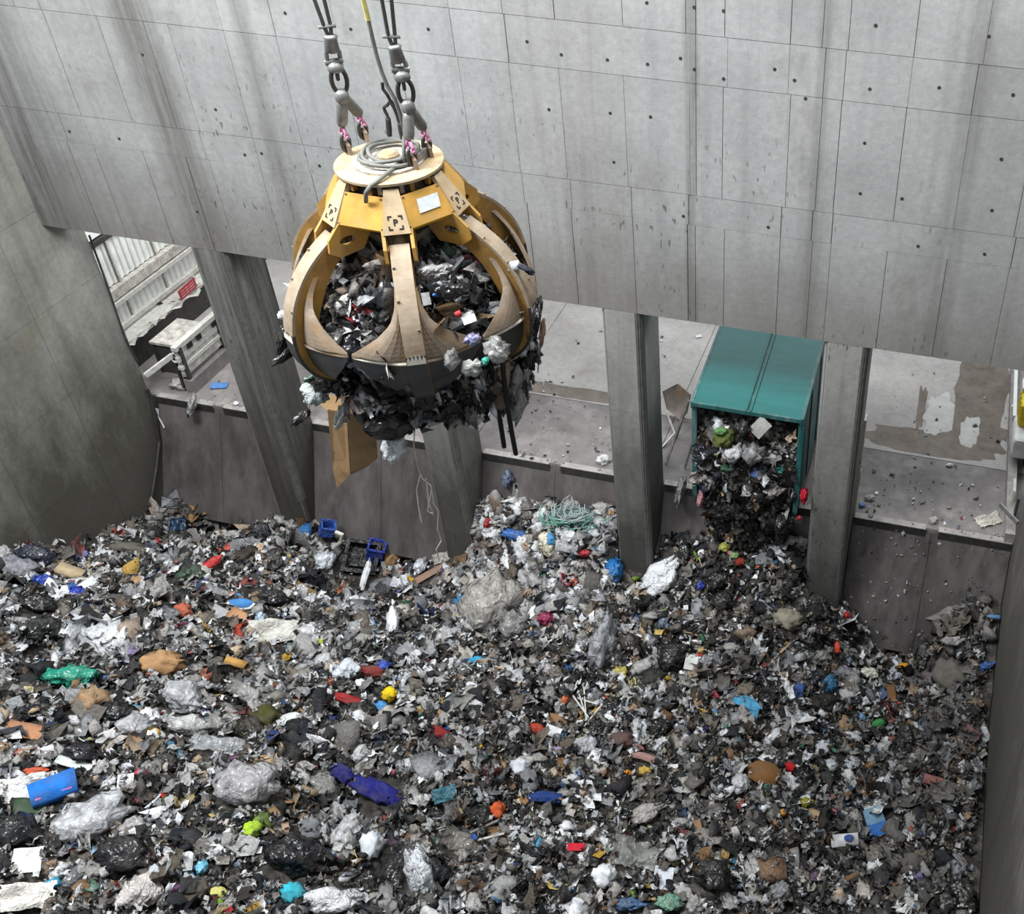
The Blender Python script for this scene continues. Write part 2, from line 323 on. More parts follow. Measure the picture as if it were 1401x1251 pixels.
# wet, dirty patches and tyre film on the hall floor (thin sheets of sludge with ragged outlines)
def sludge(name, cx, cy, rx, ry, mat, seed, holes=0, parent=fl, z=FZ+0.004):
    rr = random.Random(seed); n = 40; pts = []
    for k in range(n):
        a = 2*math.pi*k/n; q = 1+0.35*mnoise.noise((math.cos(a)*2+seed, math.sin(a)*2, 0))+rr.uniform(-0.06, 0.06)
        sq = 1/max(abs(math.cos(a)), abs(math.sin(a)))**0.6
        pts.append((cx+rx*q*sq*math.cos(a), cy+ry*q*sq*math.sin(a), z))
    MB().add(pts, [tuple(range(n))]).build(name, mat, parent)
MT['wet'] = simple('wet_sludge', (0.17, 0.14, 0.115), 0.35, 0, 0.5, 0.35, 2.5, (0.2, 0.18, 0.165), 0.7, 0.1)
MT['dryfloor'] = simple('dry_floor_patch', (0.50, 0.49, 0.48), 0.85, 0, 0.2, 0.15, 3)
sludge('wet_patch', 1.8, 7.3, 0.78, 2.6, 'wet', 3)
sludge('wet_patch', 0.5, 4.6, 1.75, 0.5, 'wet', 5, z=FZ+0.006)
sludge('wet_patch', 1.6, 5.3, 1.0, 0.8, 'wet', 9, z=FZ+0.005)
sludge('dry_patch', 0.72, 6.0, 0.42, 0.95, 'dryfloor', 12, z=FZ+0.009)
sludge('dry_patch', 1.55, 5.35, 0.28, 0.65, 'dryfloor', 15, z=FZ+0.009)
sludge('wet_patch', -9.6, 4.3, 1.9, 0.28, 'wet', 21)
sludge('wet_patch', 0.15, 6.1, 0.12, 0.95, 'wet', 25, z=FZ+0.007)
sludge('wet_patch', 1.2, 6.0, 0.12, 0.9, 'wet', 31, z=FZ+0.010)
# left and right pit walls with cast panels
def sidewall(name, x, sgn, mat, y0, y1, z1, th=0.8):
    w = struct(MB().bounds(min(x, x-sgn*th)-0.0, max(x, x-sgn*th), y0, y1, 0, z1).build(name, 'joint'))
    ys = [y1, -1.2, -3.5, -5.8, -8.1, -10.4, -12.5, y0]; zs = [0, 2.6, 4.9, 7.2, 9.5, 11.8, 14.1, 16.4, 18.7, 21, z1]
    for i in range(len(ys)-1):
        for j in range(len(zs)-1):
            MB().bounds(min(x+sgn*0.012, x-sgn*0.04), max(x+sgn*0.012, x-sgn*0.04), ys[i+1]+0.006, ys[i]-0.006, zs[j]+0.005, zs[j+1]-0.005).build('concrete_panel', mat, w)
    return w
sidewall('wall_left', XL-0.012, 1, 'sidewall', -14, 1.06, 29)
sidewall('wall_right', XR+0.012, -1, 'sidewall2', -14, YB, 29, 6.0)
# pillars
which = ['first', 'second', 'third', 'fourth']
desc = ['concrete pillar with dark dirty foot, first from the left wall', 'concrete pillar half hidden behind the hanging grab load', 'concrete pillar between the white bag heap and the green truck', 'concrete pillar just right of the green truck']
pfront = [at(u, v, Y=0) for u, v in ()]
for i, (x0, x1) in enumerate(PIL):
    c = 0.09
    out = [(x0+c, 0), (x1-c, 0), (x1, c), (x1, YB), (x0, YB), (x0, c)]
    p = empty('concrete_pillar'); tag(p, desc[i], 'pillar', 'pillars between the tipping bays')
    for z0, z1 in ((0, 4.4), (4.4, 8.6), (8.6, WZ)):
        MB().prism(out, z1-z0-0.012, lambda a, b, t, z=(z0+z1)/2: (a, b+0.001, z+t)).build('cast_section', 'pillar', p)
    MB().bounds(x0+0.05, x1-0.05, 0.02, YB-0.02, 0, WZ).build('core', 'joint', p)
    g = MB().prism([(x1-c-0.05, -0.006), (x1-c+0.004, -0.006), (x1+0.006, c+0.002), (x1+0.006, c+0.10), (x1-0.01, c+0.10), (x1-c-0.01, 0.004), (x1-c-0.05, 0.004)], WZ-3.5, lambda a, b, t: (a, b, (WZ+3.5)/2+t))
    g.build('chamfer_shade_strip', 'guard', p)  # thin dark strip that paints shade onto the chamfered corner
    rebase(p, ((x0+x1)/2, YB/2, 0))
# steep chute plates from the tipping edge into the pit
BAYS = [(XL, PIL[0][0]), (PIL[0][1], PIL[1][0]), (PIL[1][1], PIL[2][0]), (PIL[2][1], PIL[3][0]), (PIL[3][1], XR)]
cdesc = ['dark steel chute plate beside the left wall, hanging film at its top', 'dark steel chute plate below the grab, cardboard hanging before it', 'steel chute plate mostly buried by the white bag heap', 'steel chute plate under the tail of the green truck', 'wide bare steel chute plate with centre seam beside the right wall']
for i, (x0, x1) in enumerate(BAYS):
    t = empty('chute_plate'); tag(t, cdesc[i], 'chute', 'chute plates of the tipping bays')
    xm = (x0+x1)/2; L = math.hypot(1.23, 3.3)
    for a, b in ((x0+0.02, xm-0.006), (xm+0.006, x1-0.02)):
        mb = MB(); A = Vector((0, YB-0.01, FZ-0.12)); B = Vector((0, 0.02, 2.0))
        d = (B-A).normalized(); n = Vector((0, d.z, -d.y)).normalized()*0.03
        mb.add([(a, A.y, A.z), (b, A.y, A.z), (b, B.y, B.z), (a, B.y, B.z)]+[(x, y+n.y*-1, z+n.z*-1) for x, y, z in ((a, A.y, A.z), (b, A.y, A.z), (b, B.y, B.z), (a, B.y, B.z))],
               [(0, 1, 2, 3), (7, 6, 5, 4), (0, 4, 5, 1), (1, 5, 6, 2), (2, 6, 7, 3), (3, 7, 4, 0)])
        mb.build('steel_sheet', 'plate', t)
    for a, b in ((x0+0.03, xm-0.16), (xm+0.16, x1-0.03)):
        MB().bounds(a, b, YB-0.05, YB+0.14, FZ-0.10, FZ+0.012).build('tipping_edge', 'edge', t)
        MB().bounds(a, b, YB-0.06, YB-0.045, FZ-0.24, FZ-0.0).build('edge_lip', 'steel', t)
    rebase(t, (xm, YB, 2.0))
trim = struct(MB().bounds(XL, XR, 0.35, YB, 0, 1.95).build('trim_1', 'joint'))
trim2 = struct(MB().bounds(XL, XR, YB-0.02, YB+0.02, 1.9, FZ-0.2).build('trim_2', 'joint'))
# pale steel edging on the near side of the right-hand bay
e = MB().beam((PIL[3][1]+0.03, 0.35, 2.6), (PIL[3][1]+0.03, YB+0.25, 5.0), 0.05, 0.10).build('chute_edge_bar', 'palesteel'); tag(e, 'pale steel edge bar on the chute right of the fourth pillar', 'edge bar')
e2 = MB().bounds(PIL[3][1], PIL[3][1]+0.05, YB+0.02, YB+0.30, FZ, FZ+3.1).bounds(PIL[3][1]-0.02, PIL[3][1]+0.07, YB+0.05, YB+0.12, FZ+1.0, FZ+1.5).build('door_jamb', 'palesteel'); tag(e2, 'pale steel jamb strip on the fourth pillar at the right bay', 'jamb')

# ------------------------------------------------------------------ tipping hall seen through the left bay
HX = -22.75
hw = struct(MB().bounds(HX-0.3, HX-0.06, YB+0.3, 14, FZ, 16).build('wall_hall', 'joint'))
def corr(name, y0, y1, z0, z1, x, mat, pitch=0.22, dep=0.035, parent=hw):
    mb = MB(); n = round((y1-y0)/pitch); pitch = (y1-y0)/n
    for k in range(n):
        a = y0+k*pitch
        MB.add(mb, [(x, a, z0), (x+dep, a+pitch*0.2, z0), (x+dep, a+pitch*0.6, z0), (x, a+pitch*0.8, z0), (x, a+pitch, z0), (x, a, z1), (x+dep, a+pitch*0.2, z1), (x+dep, a+pitch*0.6, z1), (x, a+pitch*0.8, z1), (x, a+pitch, z1)],
               [(0, 1, 6, 5), (1, 2, 7, 6), (2, 3, 8, 7), (3, 4, 9, 8)])
    return mb.build(name, mat, parent)
for k in range(7):
    y0 = YB+0.35+k*1.54
    corr('cladding_sheet', y0+0.02, y0+1.54, 7.75, 9.05, HX, 'white'); corr('cladding_sheet', y0+0.02, y0+1.54, FZ+1.2, 7.2, HX, 'white')
    MB().bounds(HX, HX+0.09, y0-0.05, y0+0.02, FZ+1.2, 9.1).build('cladding_post', 'palesteel', hw)
MB().bounds(HX-0.02, HX+0.02, YB+0.3, 13, 9.25, 11.2).build('window_sheet', 'window', hw)
MB().bounds(HX, HX+0.10, YB+0.3, 13, 9.05, 9.2).build('window_rail', 'steel', hw)
MB().bounds(HX, HX+0.20, YB+0.3, 13, 7.42, 7.72).build('dusty_beam', 'dust', hw)
MB().bounds(HX, HX+0.25, YB+0.3, 13, 7.24, 7.36).build('pale_rail', 'palesteel', hw)
MB().bounds(HX, HX+0.16, YB+0.3, 13, FZ+1.12, FZ+1.25).build('lower_rail', 'palesteel', hw)
kb = struct(MB().bounds(HX-0.05, HX+0.42, YB+0.35, 13, FZ, FZ+0.85).build('trim_3', 'steel'))
MB().bounds(HX-0.05, HX+0.52, YB+0.35, 13, FZ+0.85, FZ+0.95).build('kerb_cap', 'dust', kb)
# torn pale foil lying on the dusty kerb
mb = MB(); nx, ny = 22, 4; vs = []
for i in range(nx+1):
    for j in range(ny+1):
        y = 1.9+i*0.19; x = HX+0.02+j*0.14+0.04*mnoise.noise((i*0.7, j, 1))
        vs.append((x, y, FZ+0.97+0.06*abs(mnoise.noise((i*0.9, j*1.3, 4)))+(0.1 if j == 0 else 0)-(0.25*random.random() if j == ny else 0)))
mb.add(vs, [(i*(ny+1)+j, (i+1)*(ny+1)+j, (i+1)*(ny+1)+j+1, i*(ny+1)+j+1) for i in range(nx) for j in range(ny) if random.random() < 0.9])
f = mb.build('torn_foil', 'palesteel'); tag(f, 'torn pale foil lying along the dusty hall kerb', 'foil')
# red sign board with rows of white lettering (too small to read)
sg = empty('sign_board'); tag(sg, 'small red sign board on the hall wall, left bay', 'sign')
c0 = [at(u, v, X=HX+0.55) for u, v in ((244, 399), (265, 380), (270, 392), (249, 411))]
MB().add([p+Vector((d, 0, 0)) for d in (0, -0.03) for p in c0], [(0, 1, 2, 3), (7, 6, 5, 4), (0, 4, 5, 1), (1, 5, 6, 2), (2, 6, 7, 3), (3, 7, 4, 0)]).build('board', 'red', sg)
MT['fadedpink'] = simple('faded_sign_print', (0.62, 0.30, 0.31), 0.6)
for k in range(3):
    s0 = 0.18+0.26*k
    for q0, q1 in ((0.08, 0.3), (0.34, 0.55), (0.6, 0.9)):
        L = c0[0].lerp(c0[3], s0); R2 = c0[1].lerp(c0[2], s0); L2 = c0[0].lerp(c0[3], s0+0.12); R3 = c0[1].lerp(c0[2], s0+0.12)
        MB().add([L.lerp(R2, q0)+Vector((0.004, 0, 0)), L.lerp(R2, q1)+Vector((0.004, 0, 0)), L2.lerp(R3, q1)+Vector((0.004, 0, 0)), L2.lerp(R3, q0)+Vector((0.004, 0, 0))], [(0, 1, 2, 3)]).build('print_line', 'fadedpink', sg)
MB().beam(c0[1]+Vector((-0.25, 0.04, -0.9)), c0[1]+Vector((-0.02, 0.04, 0.02)), 0.05, 0.05).build('post', 'palesteel', sg)
# dark cabinet and dusty shelf top
mb = empty('steel_bench'); tag(mb, 'steel bench with dusty flat top in the hall, left bay', 'bench')
MB().bounds(-21.55, -20.55, 2.2, 3.45, FZ+1.02, FZ+1.10).build('bench_top', 'dust', mb)
MB().bounds(-21.5, -20.6, 2.25, 3.4, FZ+0.06, FZ+0.9).build('cabinet', 'steel', mb)
for x in (-21.5, -20.62):
    for y in (2.27, 3.36): MB().bounds(x-0.04, x+0.04, y-0.04, y+0.04, FZ, FZ+1.02).build('leg', 'steel', mb)
rebase(mb, (-21.05, 2.8, FZ))
b = empty('guard_barrier'); tag(b, 'pale ribbed guard barrier on the tipping floor, left bay', 'barrier')
for z, w, hgt in ((6.86, 0.16, 0.14), (6.50, 0.10, 0.16), (6.22, 0.14, 0.10)):
    MB().bounds(-20.15-w/2, -20.15+w/2, 1.55, 5.2, z-hgt/2, z+hgt/2).build('rail', 'palesteel', b)
MB().bounds(-20.22, -20.12, 1.6, 5.2, 5.9, 6.8).build('web_panel', 'dust', b)
MB().bounds(-20.25, -19.98, 1.6, 5.2, FZ, FZ+0.42).build('foot_beam', 'apron', b)
for y in (2.0, 2.4, 3.1, 3.5): MB().bounds(-20.09, -20.075, y, y+0.18, 6.6, 6.76).build('slot', 'black', b)
for y in (1.7, 3.3, 5.0): MB().bounds(-20.26, -20.06, y-0.05, y+0.05, FZ, 6.85).build('post', 'steel', b)
rebase(b, (-20.15, 3.3, FZ))
a = empty("barrier_lever"); tag(a, 'pale flat steel arm with ring end beside the left wall edge', 'steel arm')
p0, p1 = at(199, 514, X=-20.9), at(236, 486, X=-20.35)
MB().beam(p0, p1, 0.08, 0.14).build('bar', 'palesteel', a)
MB().tube([p1+Vector((0.05+0.1*math.cos(t), 0.1*math.sin(t)*0.3, -0.08+0.13*math.sin(t))) for t in [k*math.pi/6 for k in range(12)]], 0.035, 8, True).build('ring', 'palesteel', a)
MB().beam(p1, Vector((p1.x, p1.y, FZ)), 0.07, 0.07, (1, 0, 0)).build('post', 'steel', a)
rebase(a, (p1.x, p1.y, FZ))
# conduit and bent guard strip on the end of the left wall
pts = [at(u, v, X=XL+0.02) for u, v in ((122, 322), (150, 400), (172, 465), (188, 495))]
tag(MB().tube(pts, 0.025, 6).build('conduit', 'steel'), 'thin dark conduit running down the edge of the left wall', 'conduit')
pts = [at(u, v, X=XL+0.05) for u, v in ((201, 532), (207, 545), (213, 580), (218, 605), (214, 640), (206, 690))]
tag(MB().tube(pts, [0.05, 0.05, 0.035, 0.05, 0.045, 0.04], 6).build('bent_guard_strip', 'steel'), 'bent dark steel strip torn from the left wall edge', 'strip')
tag(MB().beam(at(211, 560, Y=YB-0.1), at(225, 586, Y=YB-0.35), 0.03, 0.05).build('loose_bar', 'palesteel'), 'short pale loose bar beside the torn strip at left wall', 'bar')

# things at the right edge of the frame
kb2 = struct(MB().bounds(2.62, 2.86, YB, 12, FZ, FZ+0.30).build('trim_4', 'edge'))
wp = MB().bounds(2.66, 2.80, 6.4, 6.5, FZ+0.3, FZ+0.34).bounds(2.68, 2.78, 5.8, 9.5, FZ+0.36, FZ+0.48).build('white_rail', 'window'); tag(wp, 'white rail on the kerb at the right edge', 'rail')
mc = empty('machine'); tag(mc, 'yellow and white machine cut off by the right edge', 'machine')
bx = MB().bounds(2.64, 4.1, 4.0, 5.2, FZ+0.40, FZ+1.05); bx.build('white_body', 'white', mc, bevel=0.12)
MB().bounds(2.72, 4.0, 4.6, 5.6, FZ+1.05, FZ+1.75).build('yellow_hood', MT.setdefault('brightyellow', simple('bright_yellow_paint', (0.75, 0.58, 0.03), 0.45)), mc, bevel=0.05)
for k in range(4): MB().bounds(2.70, 2.725, 4.68+k*0.2, 4.77+k*0.2, FZ+1.12, FZ+1.68).build('hood_rib', 'brightyellow', mc)
MB().bounds(2.70, 4.0, 5.2, 5.7, FZ+1.75, FZ+1.9).build('hood_cap', 'white', mc, bevel=0.04)
for y in (4.3, 5.0): MB().lathe([(0.2, -0.1), (0.24, 0), (0.2, 0.1)], 14, (3.15, y, FZ+0.24), Matrix.Rotation(R_(90), 3, 'Y')).build('wheel', 'black', mc)
rebase(mc, (3.5, 4.9, FZ))
br = empty('steel_bracket'); tag(br, 'bent dark steel bracket at the end of the right wall', 'bracket')
MB().beam(at(1368, 690, Y=1.6), at(1392, 716, Y=1.15), 0.05, 0.14).build('blade', 'greysteel', br)
MB().bounds(2.80, 2.86, 1.9, 2.1, FZ+0.3, FZ+0.9).build('upright', 'steel', br)
MB().bounds(2.72, 2.78, 2.4, 2.9, FZ+0.3, FZ+0.7).build('upright', 'palesteel', br)
rebase(br, (2.8, 1.6, FZ))

# ------------------------------------------------------------------ truck tail in the fourth bay
tk = empty('garbage_truck'); tag(tk, 'teal green truck body tipping its load through the fourth bay', 'truck')
TX0, TX1 = -4.99, -2.45; zr = lambda y: 9.20+0.115*y
def slab(x0, x1, y0, y1, zt, zb):   # roof pieces follow the slight rise of the body
    return MB().add([(x0, y0, zr(y0)+zb), (x1, y0, zr(y0)+zb), (x1, y1, zr(y1)+zb), (x0, y1, zr(y1)+zb), (x0, y0, zr(y0)+zt), (x1, y0, zr(y0)+zt), (x1, y1, zr(y1)+zt), (x0, y1, zr(y1)+zt)],
                    [(3, 2, 1, 0), (4, 5, 6, 7), (0, 1, 5, 4), (1, 2, 6, 5), (2, 3, 7, 6), (3, 0, 4, 7)])
xm = -3.68
slab(TX0, xm-0.07, -0.02, 7.0, 0.05, 0).build('roof_sheet', 'teal', tk, bevel=0.01)
slab(xm+0.07, TX1, -0.02, 7.0, 0.05, 0).build('roof_sheet', 'teal', tk, bevel=0.01)
slab(xm-0.07, xm+0.07, -0.04, 7.0, 0.02, -0.02).build('roof_channel', 'tealdark', tk)
slab(xm-0.07, xm-0.035, -0.04, 7.0, 0.075, 0).build('roof_rib', 'teal', tk)
slab(xm+0.035, xm+0.07, -0.04, 7.0, 0.075, 0).build('roof_rib', 'teal', tk)
slab(TX0, TX1, -0.06, -0.02, 0.052, -0.05).build('roof_lip', 'tealdark', tk)
slab(TX1-0.04, TX1+0.04, -0.04, 7.0, 0.06, -0.12).build('roof_edge', 'tealdark', tk)
slab(TX0-0.04, TX0+0.02, -0.04, 7.0, 0.06, -0.12).build('roof_edge', 'tealdark', tk)
for x in (TX0, TX1-0.05):
    MB().add([(x, 0.05, 6.2), (x+0.05, 0.05, 6.2), (x+0.05, 7, 6.6), (x, 7, 6.6), (x, 0.0, 9.15), (x+0.05, 0.0, 9.15), (x+0.05, 7, 9.95), (x, 7, 9.95)], [(3, 2, 1, 0), (4, 5, 6, 7), (0, 1, 5, 4), (1, 2, 6, 5), (2, 3, 7, 6), (3, 0, 4, 7)]).build('side_panel', 'tealdark', tk)
    for k in range(5): MB().bounds(x-0.03, x+0.08, 0.02+k*1.3, 0.12+k*1.3, 6.3+k*0.08, 9.1+k*0.13).build('side_rib', 'tealdark', tk)
MB().bounds(TX0, TX1, 0.1, 7, 6.0, 6.15).build('body_floor', 'steel', tk)
MB().bounds(TX0+0.3, TX1-0.3, 1.6, 7, 5.85, 6.0).build('chassis', 'steel', tk)
for x in (TX0+0.05, TX1-0.55):
    for y in (2.6, 4.1): MB().lathe([(0.3, -0.25), (0.48, -0.22), (0.48, 0.22), (0.3, 0.25)], 20, (x+0.25, y, FZ+0.48), Matrix.Rotation(R_(90), 3, 'Y')).build('wheel', 'black', tk)
MB().bounds(TX1-0.02, TX1+0.16, -0.02, 0.12, 6.0, 6.12).build('lamp_bracket', 'steel', tk)
lm = MB().lathe([(0.02, 0), (0.045, 0.01), (0.05, 0.06), (0.03, 0.09), (0.01, 0.1)], 10, (TX1+0.1, 0.02, 6.12)).build('tail_lamp', MT.setdefault('lampred', simple('red_lens', (0.45, 0.012, 0.03), 0.3)), tk, True)
MB().bounds(TX1+0.02, TX1+0.05, -0.03, 0.02, 6.6, 9.0).build('side_strip', 'teal', tk)
rebase(tk, ((TX0+TX1)/2, 3.0, FZ))

# planks and a torn panel leaning left of the truck
pan = [at(u, v, Z=FZ+z) for u, v, z in ((906, 536, 0.75), (927, 525, 0.95), (944, 540, 0.7), (939, 566, 0.25), (930, 574, 0.06), (912, 560, 0.2))]
mb = MB().add([p for p in pan]+[p+Vector((0.02, 0.05, -0.03)) for p in pan], [tuple(range(6)), tuple(range(11, 5, -1))]+[(i, (i+1) % 6, 6+(i+1) % 6, 6+i) for i in range(6)])
tag(mb.build('plywood_offcut', MT.setdefault('tanpanel', simple('stained_tan_panel', (0.52, 0.45, 0.40), 0.8, 0, 0.2, 0.2, 4, (0.5, 0.25, 0.04), 0.5, 0.3))), 'torn stained tan panel standing left of the green truck', 'panel')
slats = [((942, 548), (911, 634), 0.09, 'dust', 'long pale slat leaning beside the third pillar'), ((938, 560), (925, 600), 0.05, 'apron', 'dark slat leaning left of the truck tail'),
         ((912, 565), (924, 595), 0.04, 'palesteel', 'thin pale bar crossing below the torn tan panel'), ((924, 592), (906, 612), 0.04, 'palesteel', 'short pale bar leaning on the third pillar'), ((953, 590), (937, 640), 0.04, 'greysteel', 'bent grey rod beside the truck load')]
for (a0, b0, w, m_, lb) in slats:
    pb = at(*b0, Z=FZ+0.03); pa = at(*a0, Y=pb.y+0.5)
    tag(MB().beam(pa, pb, w, 0.04).build('leaning_slat', m_), lb, 'slat', 'slats beside the truck')
# ------------------------------------------------------------------ the hanging orange-peel grab
GC = Vector((-6.72, -7.5, 18.31)); GA = R_(-62)
gb = empty('grab', GC, GA); tag(gb, 'yellow six-tined grab holding a load of rubbish on hoist ropes', 'grab')
gb.rotation_euler = (0, 0, GA)
def cut(poly, hole):  # plate outline with a hole is drawn as ring of quads
    pass
MB().lathe([(0.30, -0.02), (0.645, -0.02), (0.645, 0.02), (0.30, 0.02)], 48).build('top_plate', 'dustyyellow', gb, bevel=0.006)
MB().lathe([(0.0, 0.0), (0.40, 0.0), (0.42, 0.02), (0.42, 0.05), (0.39, 0.06), (0.0, 0.06)], 40).build('turntable', 'dust', gb)
MB().lathe([(0.0, 0.05), (0.13, 0.05), (0.13, 0.11), (0.09, 0.14), (0.0, 0.14)], 8).build('hub_cap', 'dustyyellow', gb)
MB().lathe([(0.0, -0.8), (0.44, -0.8), (0.52, -0.5), (0.55, -0.2), (0.5, -0.02), (0, -0.02)], 12).build('housing_core', 'steel', gb)
MB().lathe([(0.0, -1.0), (0.30, -1.0), (0.42, -0.9), (0.44, -0.78), (0, -0.76)], 18).build('lower_hub', 'rust', gb)
for k in range(30):     # hoses and valves in the gap under the plate
    a = 2*math.pi*k/30; 
    if k % 3: MB().box((0.57*math.cos(a), 0.57*math.sin(a), -0.09), (0.06, 0.05, 0.10), Matrix.Rotation(a, 3, 'Z')).build('valve_block', 'greysteel' if k % 2 else 'yellow_rust', gb)

def emblem(parent):
    "black print: letter P between four corner brackets, lying on the front of the bracket column"
    cu = bpy.data.curves.new('P', 'FONT'); cu.body = 'P'; cu.size = 0.105; cu.align_x = 'CENTER'; cu.align_y = 'CENTER'; cu.offset = 0.003
    t = bpy.data.objects.new('t', cu); COL.objects.link(t); bpy.context.view_layer.update()
    me = bpy.data.meshes.new_from_object(t.evaluated_get(bpy.context.evaluated_depsgraph_get())); bpy.data.objects.remove(t)
    vs = [(v.co.x, v.co.y, 0) for v in me.vertices]; fs = [tuple(p.vertices) for p in me.polygons]
    mb = MB().add(vs, fs); h, l, w = 0.085, 0.05, 0.016
    for sx in (-1, 1):
        for sy in (-1, 1):
            x, y = sx*h, sy*h
            mb.add([(x, y, 0), (x-sx*l, y, 0), (x-sx*l, y-sy*w, 0), (x-sx*w, y-sy*w, 0), (x-sx*w, y-sy*l, 0), (x, y-sy*l, 0)], [(0, 1, 2, 3, 4, 5)])
    return mb
# bracket columns (one per tine)
colf = [(0.63, -0.05), (0.92, -0.50)]        # (r, z) of the outer face
dn = (Vector((colf[1][0], 0, colf[1][1]))-Vector((colf[0][0], 0, colf[0][1]))).normalized()
nn = Vector((-dn.z, 0, dn.x)); nn = nn if nn.x > 0 else -nn
me_col = MB().add([Vector((colf[0][0], -0.085, colf[0][1])), Vector((colf[0][0], 0.085, colf[0][1])), Vector((colf[1][0], 0.16, colf[1][1])), Vector((colf[1][0], -0.16, colf[1][1])),
                   Vector((colf[0][0]-0.05, -0.085, colf[0][1]-0.02)), Vector((colf[0][0]-0.05, 0.085, colf[0][1]-0.02)), Vector((colf[1][0]-0.09, 0.16, colf[1][1]-0.03)), Vector((colf[1][0]-0.09, -0.16, colf[1][1]-0.03))],
                  [(0, 1, 2, 3), (7, 6, 5, 4), (0, 4, 5, 1), (1, 5, 6, 2), (2, 6, 7, 3), (3, 7, 4, 0)]).mesh('bracket')
out = [(0.62, -0.22), (0.90, -0.50), (1.03, -0.64), (1.05, -0.80), (0.92, -0.90), (0.62, -0.88), (0.50, -0.70), (0.50, -0.25)]
def cheek(y):
    # plate with an oblong eye: outer ring of quads round the eye
    eye_c = (0.80, -0.70); n = 16
    ring = [(eye_c[0]+0.10*math.cos(2*math.pi*k/n), eye_c[1]+0.055*math.sin(2*math.pi*k/n)) for k in range(n)]
    def hit(a):
        d = (math.cos(a), math.sin(a)); best = 9
        for i in range(len(out)):
            p, q = out[i], out[(i+1) % len(out)]; ex, ey = q[0]-p[0], q[1]-p[1]; den = d[0]*ey-d[1]*ex
            if abs(den) < 1e-9: continue
            t = ((p[0]-eye_c[0])*ey-(p[1]-eye_c[1])*ex)/den; s = ((p[0]-eye_c[0])*d[1]-(p[1]-eye_c[1])*d[0])/den
            if t > 0 and -1e-6 <= s <= 1+1e-6: best = min(best, t)
        return (eye_c[0]+d[0]*best, eye_c[1]+d[1]*best)
    angs = sorted([2*math.pi*k/n for k in range(n)]+[math.atan2(p[1]-eye_c[1], p[0]-eye_c[0]) % (2*math.pi) for p in out])
    mb = MB(); m = len(angs); vs = []
    for t in (-0.02, 0.02):
        vs += [(hit(a)[0], y+t, hit(a)[1]) for a in angs]; vs += [(eye_c[0]+0.10*math.cos(a), y+t, eye_c[1]+0.055*math.sin(a)) for a in angs]
    fs = []
    for i in range(m):
        j = (i+1) % m
        fs += [(i, j, m+j, m+i), (2*m+i, 3*m+i, 3*m+j, 2*m+j), (i, 2*m+i, 2*m+j, j), (m+i, m+j, 3*m+j, 3*m+i)]
    return mb.add(vs, fs)
me_chk = [cheek(y).mesh('cheek_plate') for y in (-0.16, 0.16)]
me_emb = emblem(None)
EB = Matrix((Vector((0, 1, 0)), -dn, nn)).transposed()
ec = Vector((0.845, 0, -0.384))+nn*0.006
me_emb.v = [tuple(EB @ Vector(v)+ec) for v in me_emb.v]; me_emb = me_emb.mesh('emblem')
me_cyl = MB().tube([(0.70, 0, -0.54), (0.93, 0, -0.82)], 0.085, 14).mesh('ram_sleeve', True)
me_rod = MB().tube([(0.93, 0, -0.82), (1.05, 0, -0.98)], 0.05, 12).mesh('ram_rod', True)
me_eye = MB().tube([(1.04, -0.10, -0.97), (1.04, 0.10, -0.97)], 0.07, 12).mesh('ram_pin', True)
# tine profile: outer and inner edge as (r, z)
OUT = [(0.90, -0.66), (1.06, -0.76), (1.26, -0.92), (1.43, -1.12), (1.57, -1.36), (1.66, -1.66), (1.685, -1.92), (1.64, -2.18), (1.52, -2.40), (1.31, -2.60)]
INN = [(0.84, -0.88), (0.97, -1.00), (1.10, -1.15), (1.23, -1.38), (1.33, -1.60), (1.40, -1.82), (1.43, -2.00), (1.42, -2.18), (1.38, -2.36), (1.28, -2.57)]
def dens(P, k=4):
    o = []
    for i in range(len(P)-1):
        p0 = P[max(i-1, 0)]; p1 = P[i]; p2 = P[i+1]; p3 = P[min(i+2, len(P)-1)]
        for j in range(k):
            t = j/k
            o.append(tuple(0.5*((2*p1[c])+(-p0[c]+p2[c])*t+(2*p0[c]-5*p1[c]+4*p2[c]-p3[c])*t*t+(-p0[c]+3*p1[c]-3*p2[c]+p3[c])*t**3) for c in (0, 1)))
    o.append(P[-1]); return o
O4, I4 = dens(OUT), dens(INN); NP = len(O4)
def ribbon(A, B, y0, y1, i0, i1):
    "solid band between the curves A and B, from y0 to y1"
    mb = MB(); vs = []
    for i in range(i0, i1): vs += [(A[i][0], y0, A[i][1]), (A[i][0], y1, A[i][1]), (B[i][0], y1, B[i][1]), (B[i][0], y0, B[i][1])]
    m = i1-i0; fs = []
    for i in range(m-1):
        for k in range(4): fs.append((i*4+k, i*4+(k+1) % 4, (i+1)*4+(k+1) % 4, (i+1)*4+k))
    fs += [(0, 1, 2, 3), ((m-1)*4+3, (m-1)*4+2, (m-1)*4+1, (m-1)*4)]
    return mb.add(vs, fs)
def offs(P, d):
    o = []
    for i in range(len(P)):
        a = P[max(i-1, 0)]; b = P[min(i+1, len(P)-1)]; t = Vector((b[0]-a[0], b[1]-a[1])).normalized(); o.append((P[i][0]+t.y*-d, P[i][1]+t.x*d))
    return o
OX = offs(O4, 0.035)
SPL = int(NP*0.62)
me_arm = ribbon(O4, I4, -0.115, -0.085, 0, NP).add([], [])
r2 = ribbon(O4, I4, 0.085, 0.115, 0, NP); me_arm.add(r2.v, r2.f); me_arm = me_arm.mesh('tine')
me_spine = ribbon(OX, O4, -0.115, 0.115, 0, SPL).mesh('spine')
me_stip = ribbon(OX, O4, -0.118, 0.118, SPL-1, NP).mesh('worn_spine_tip')
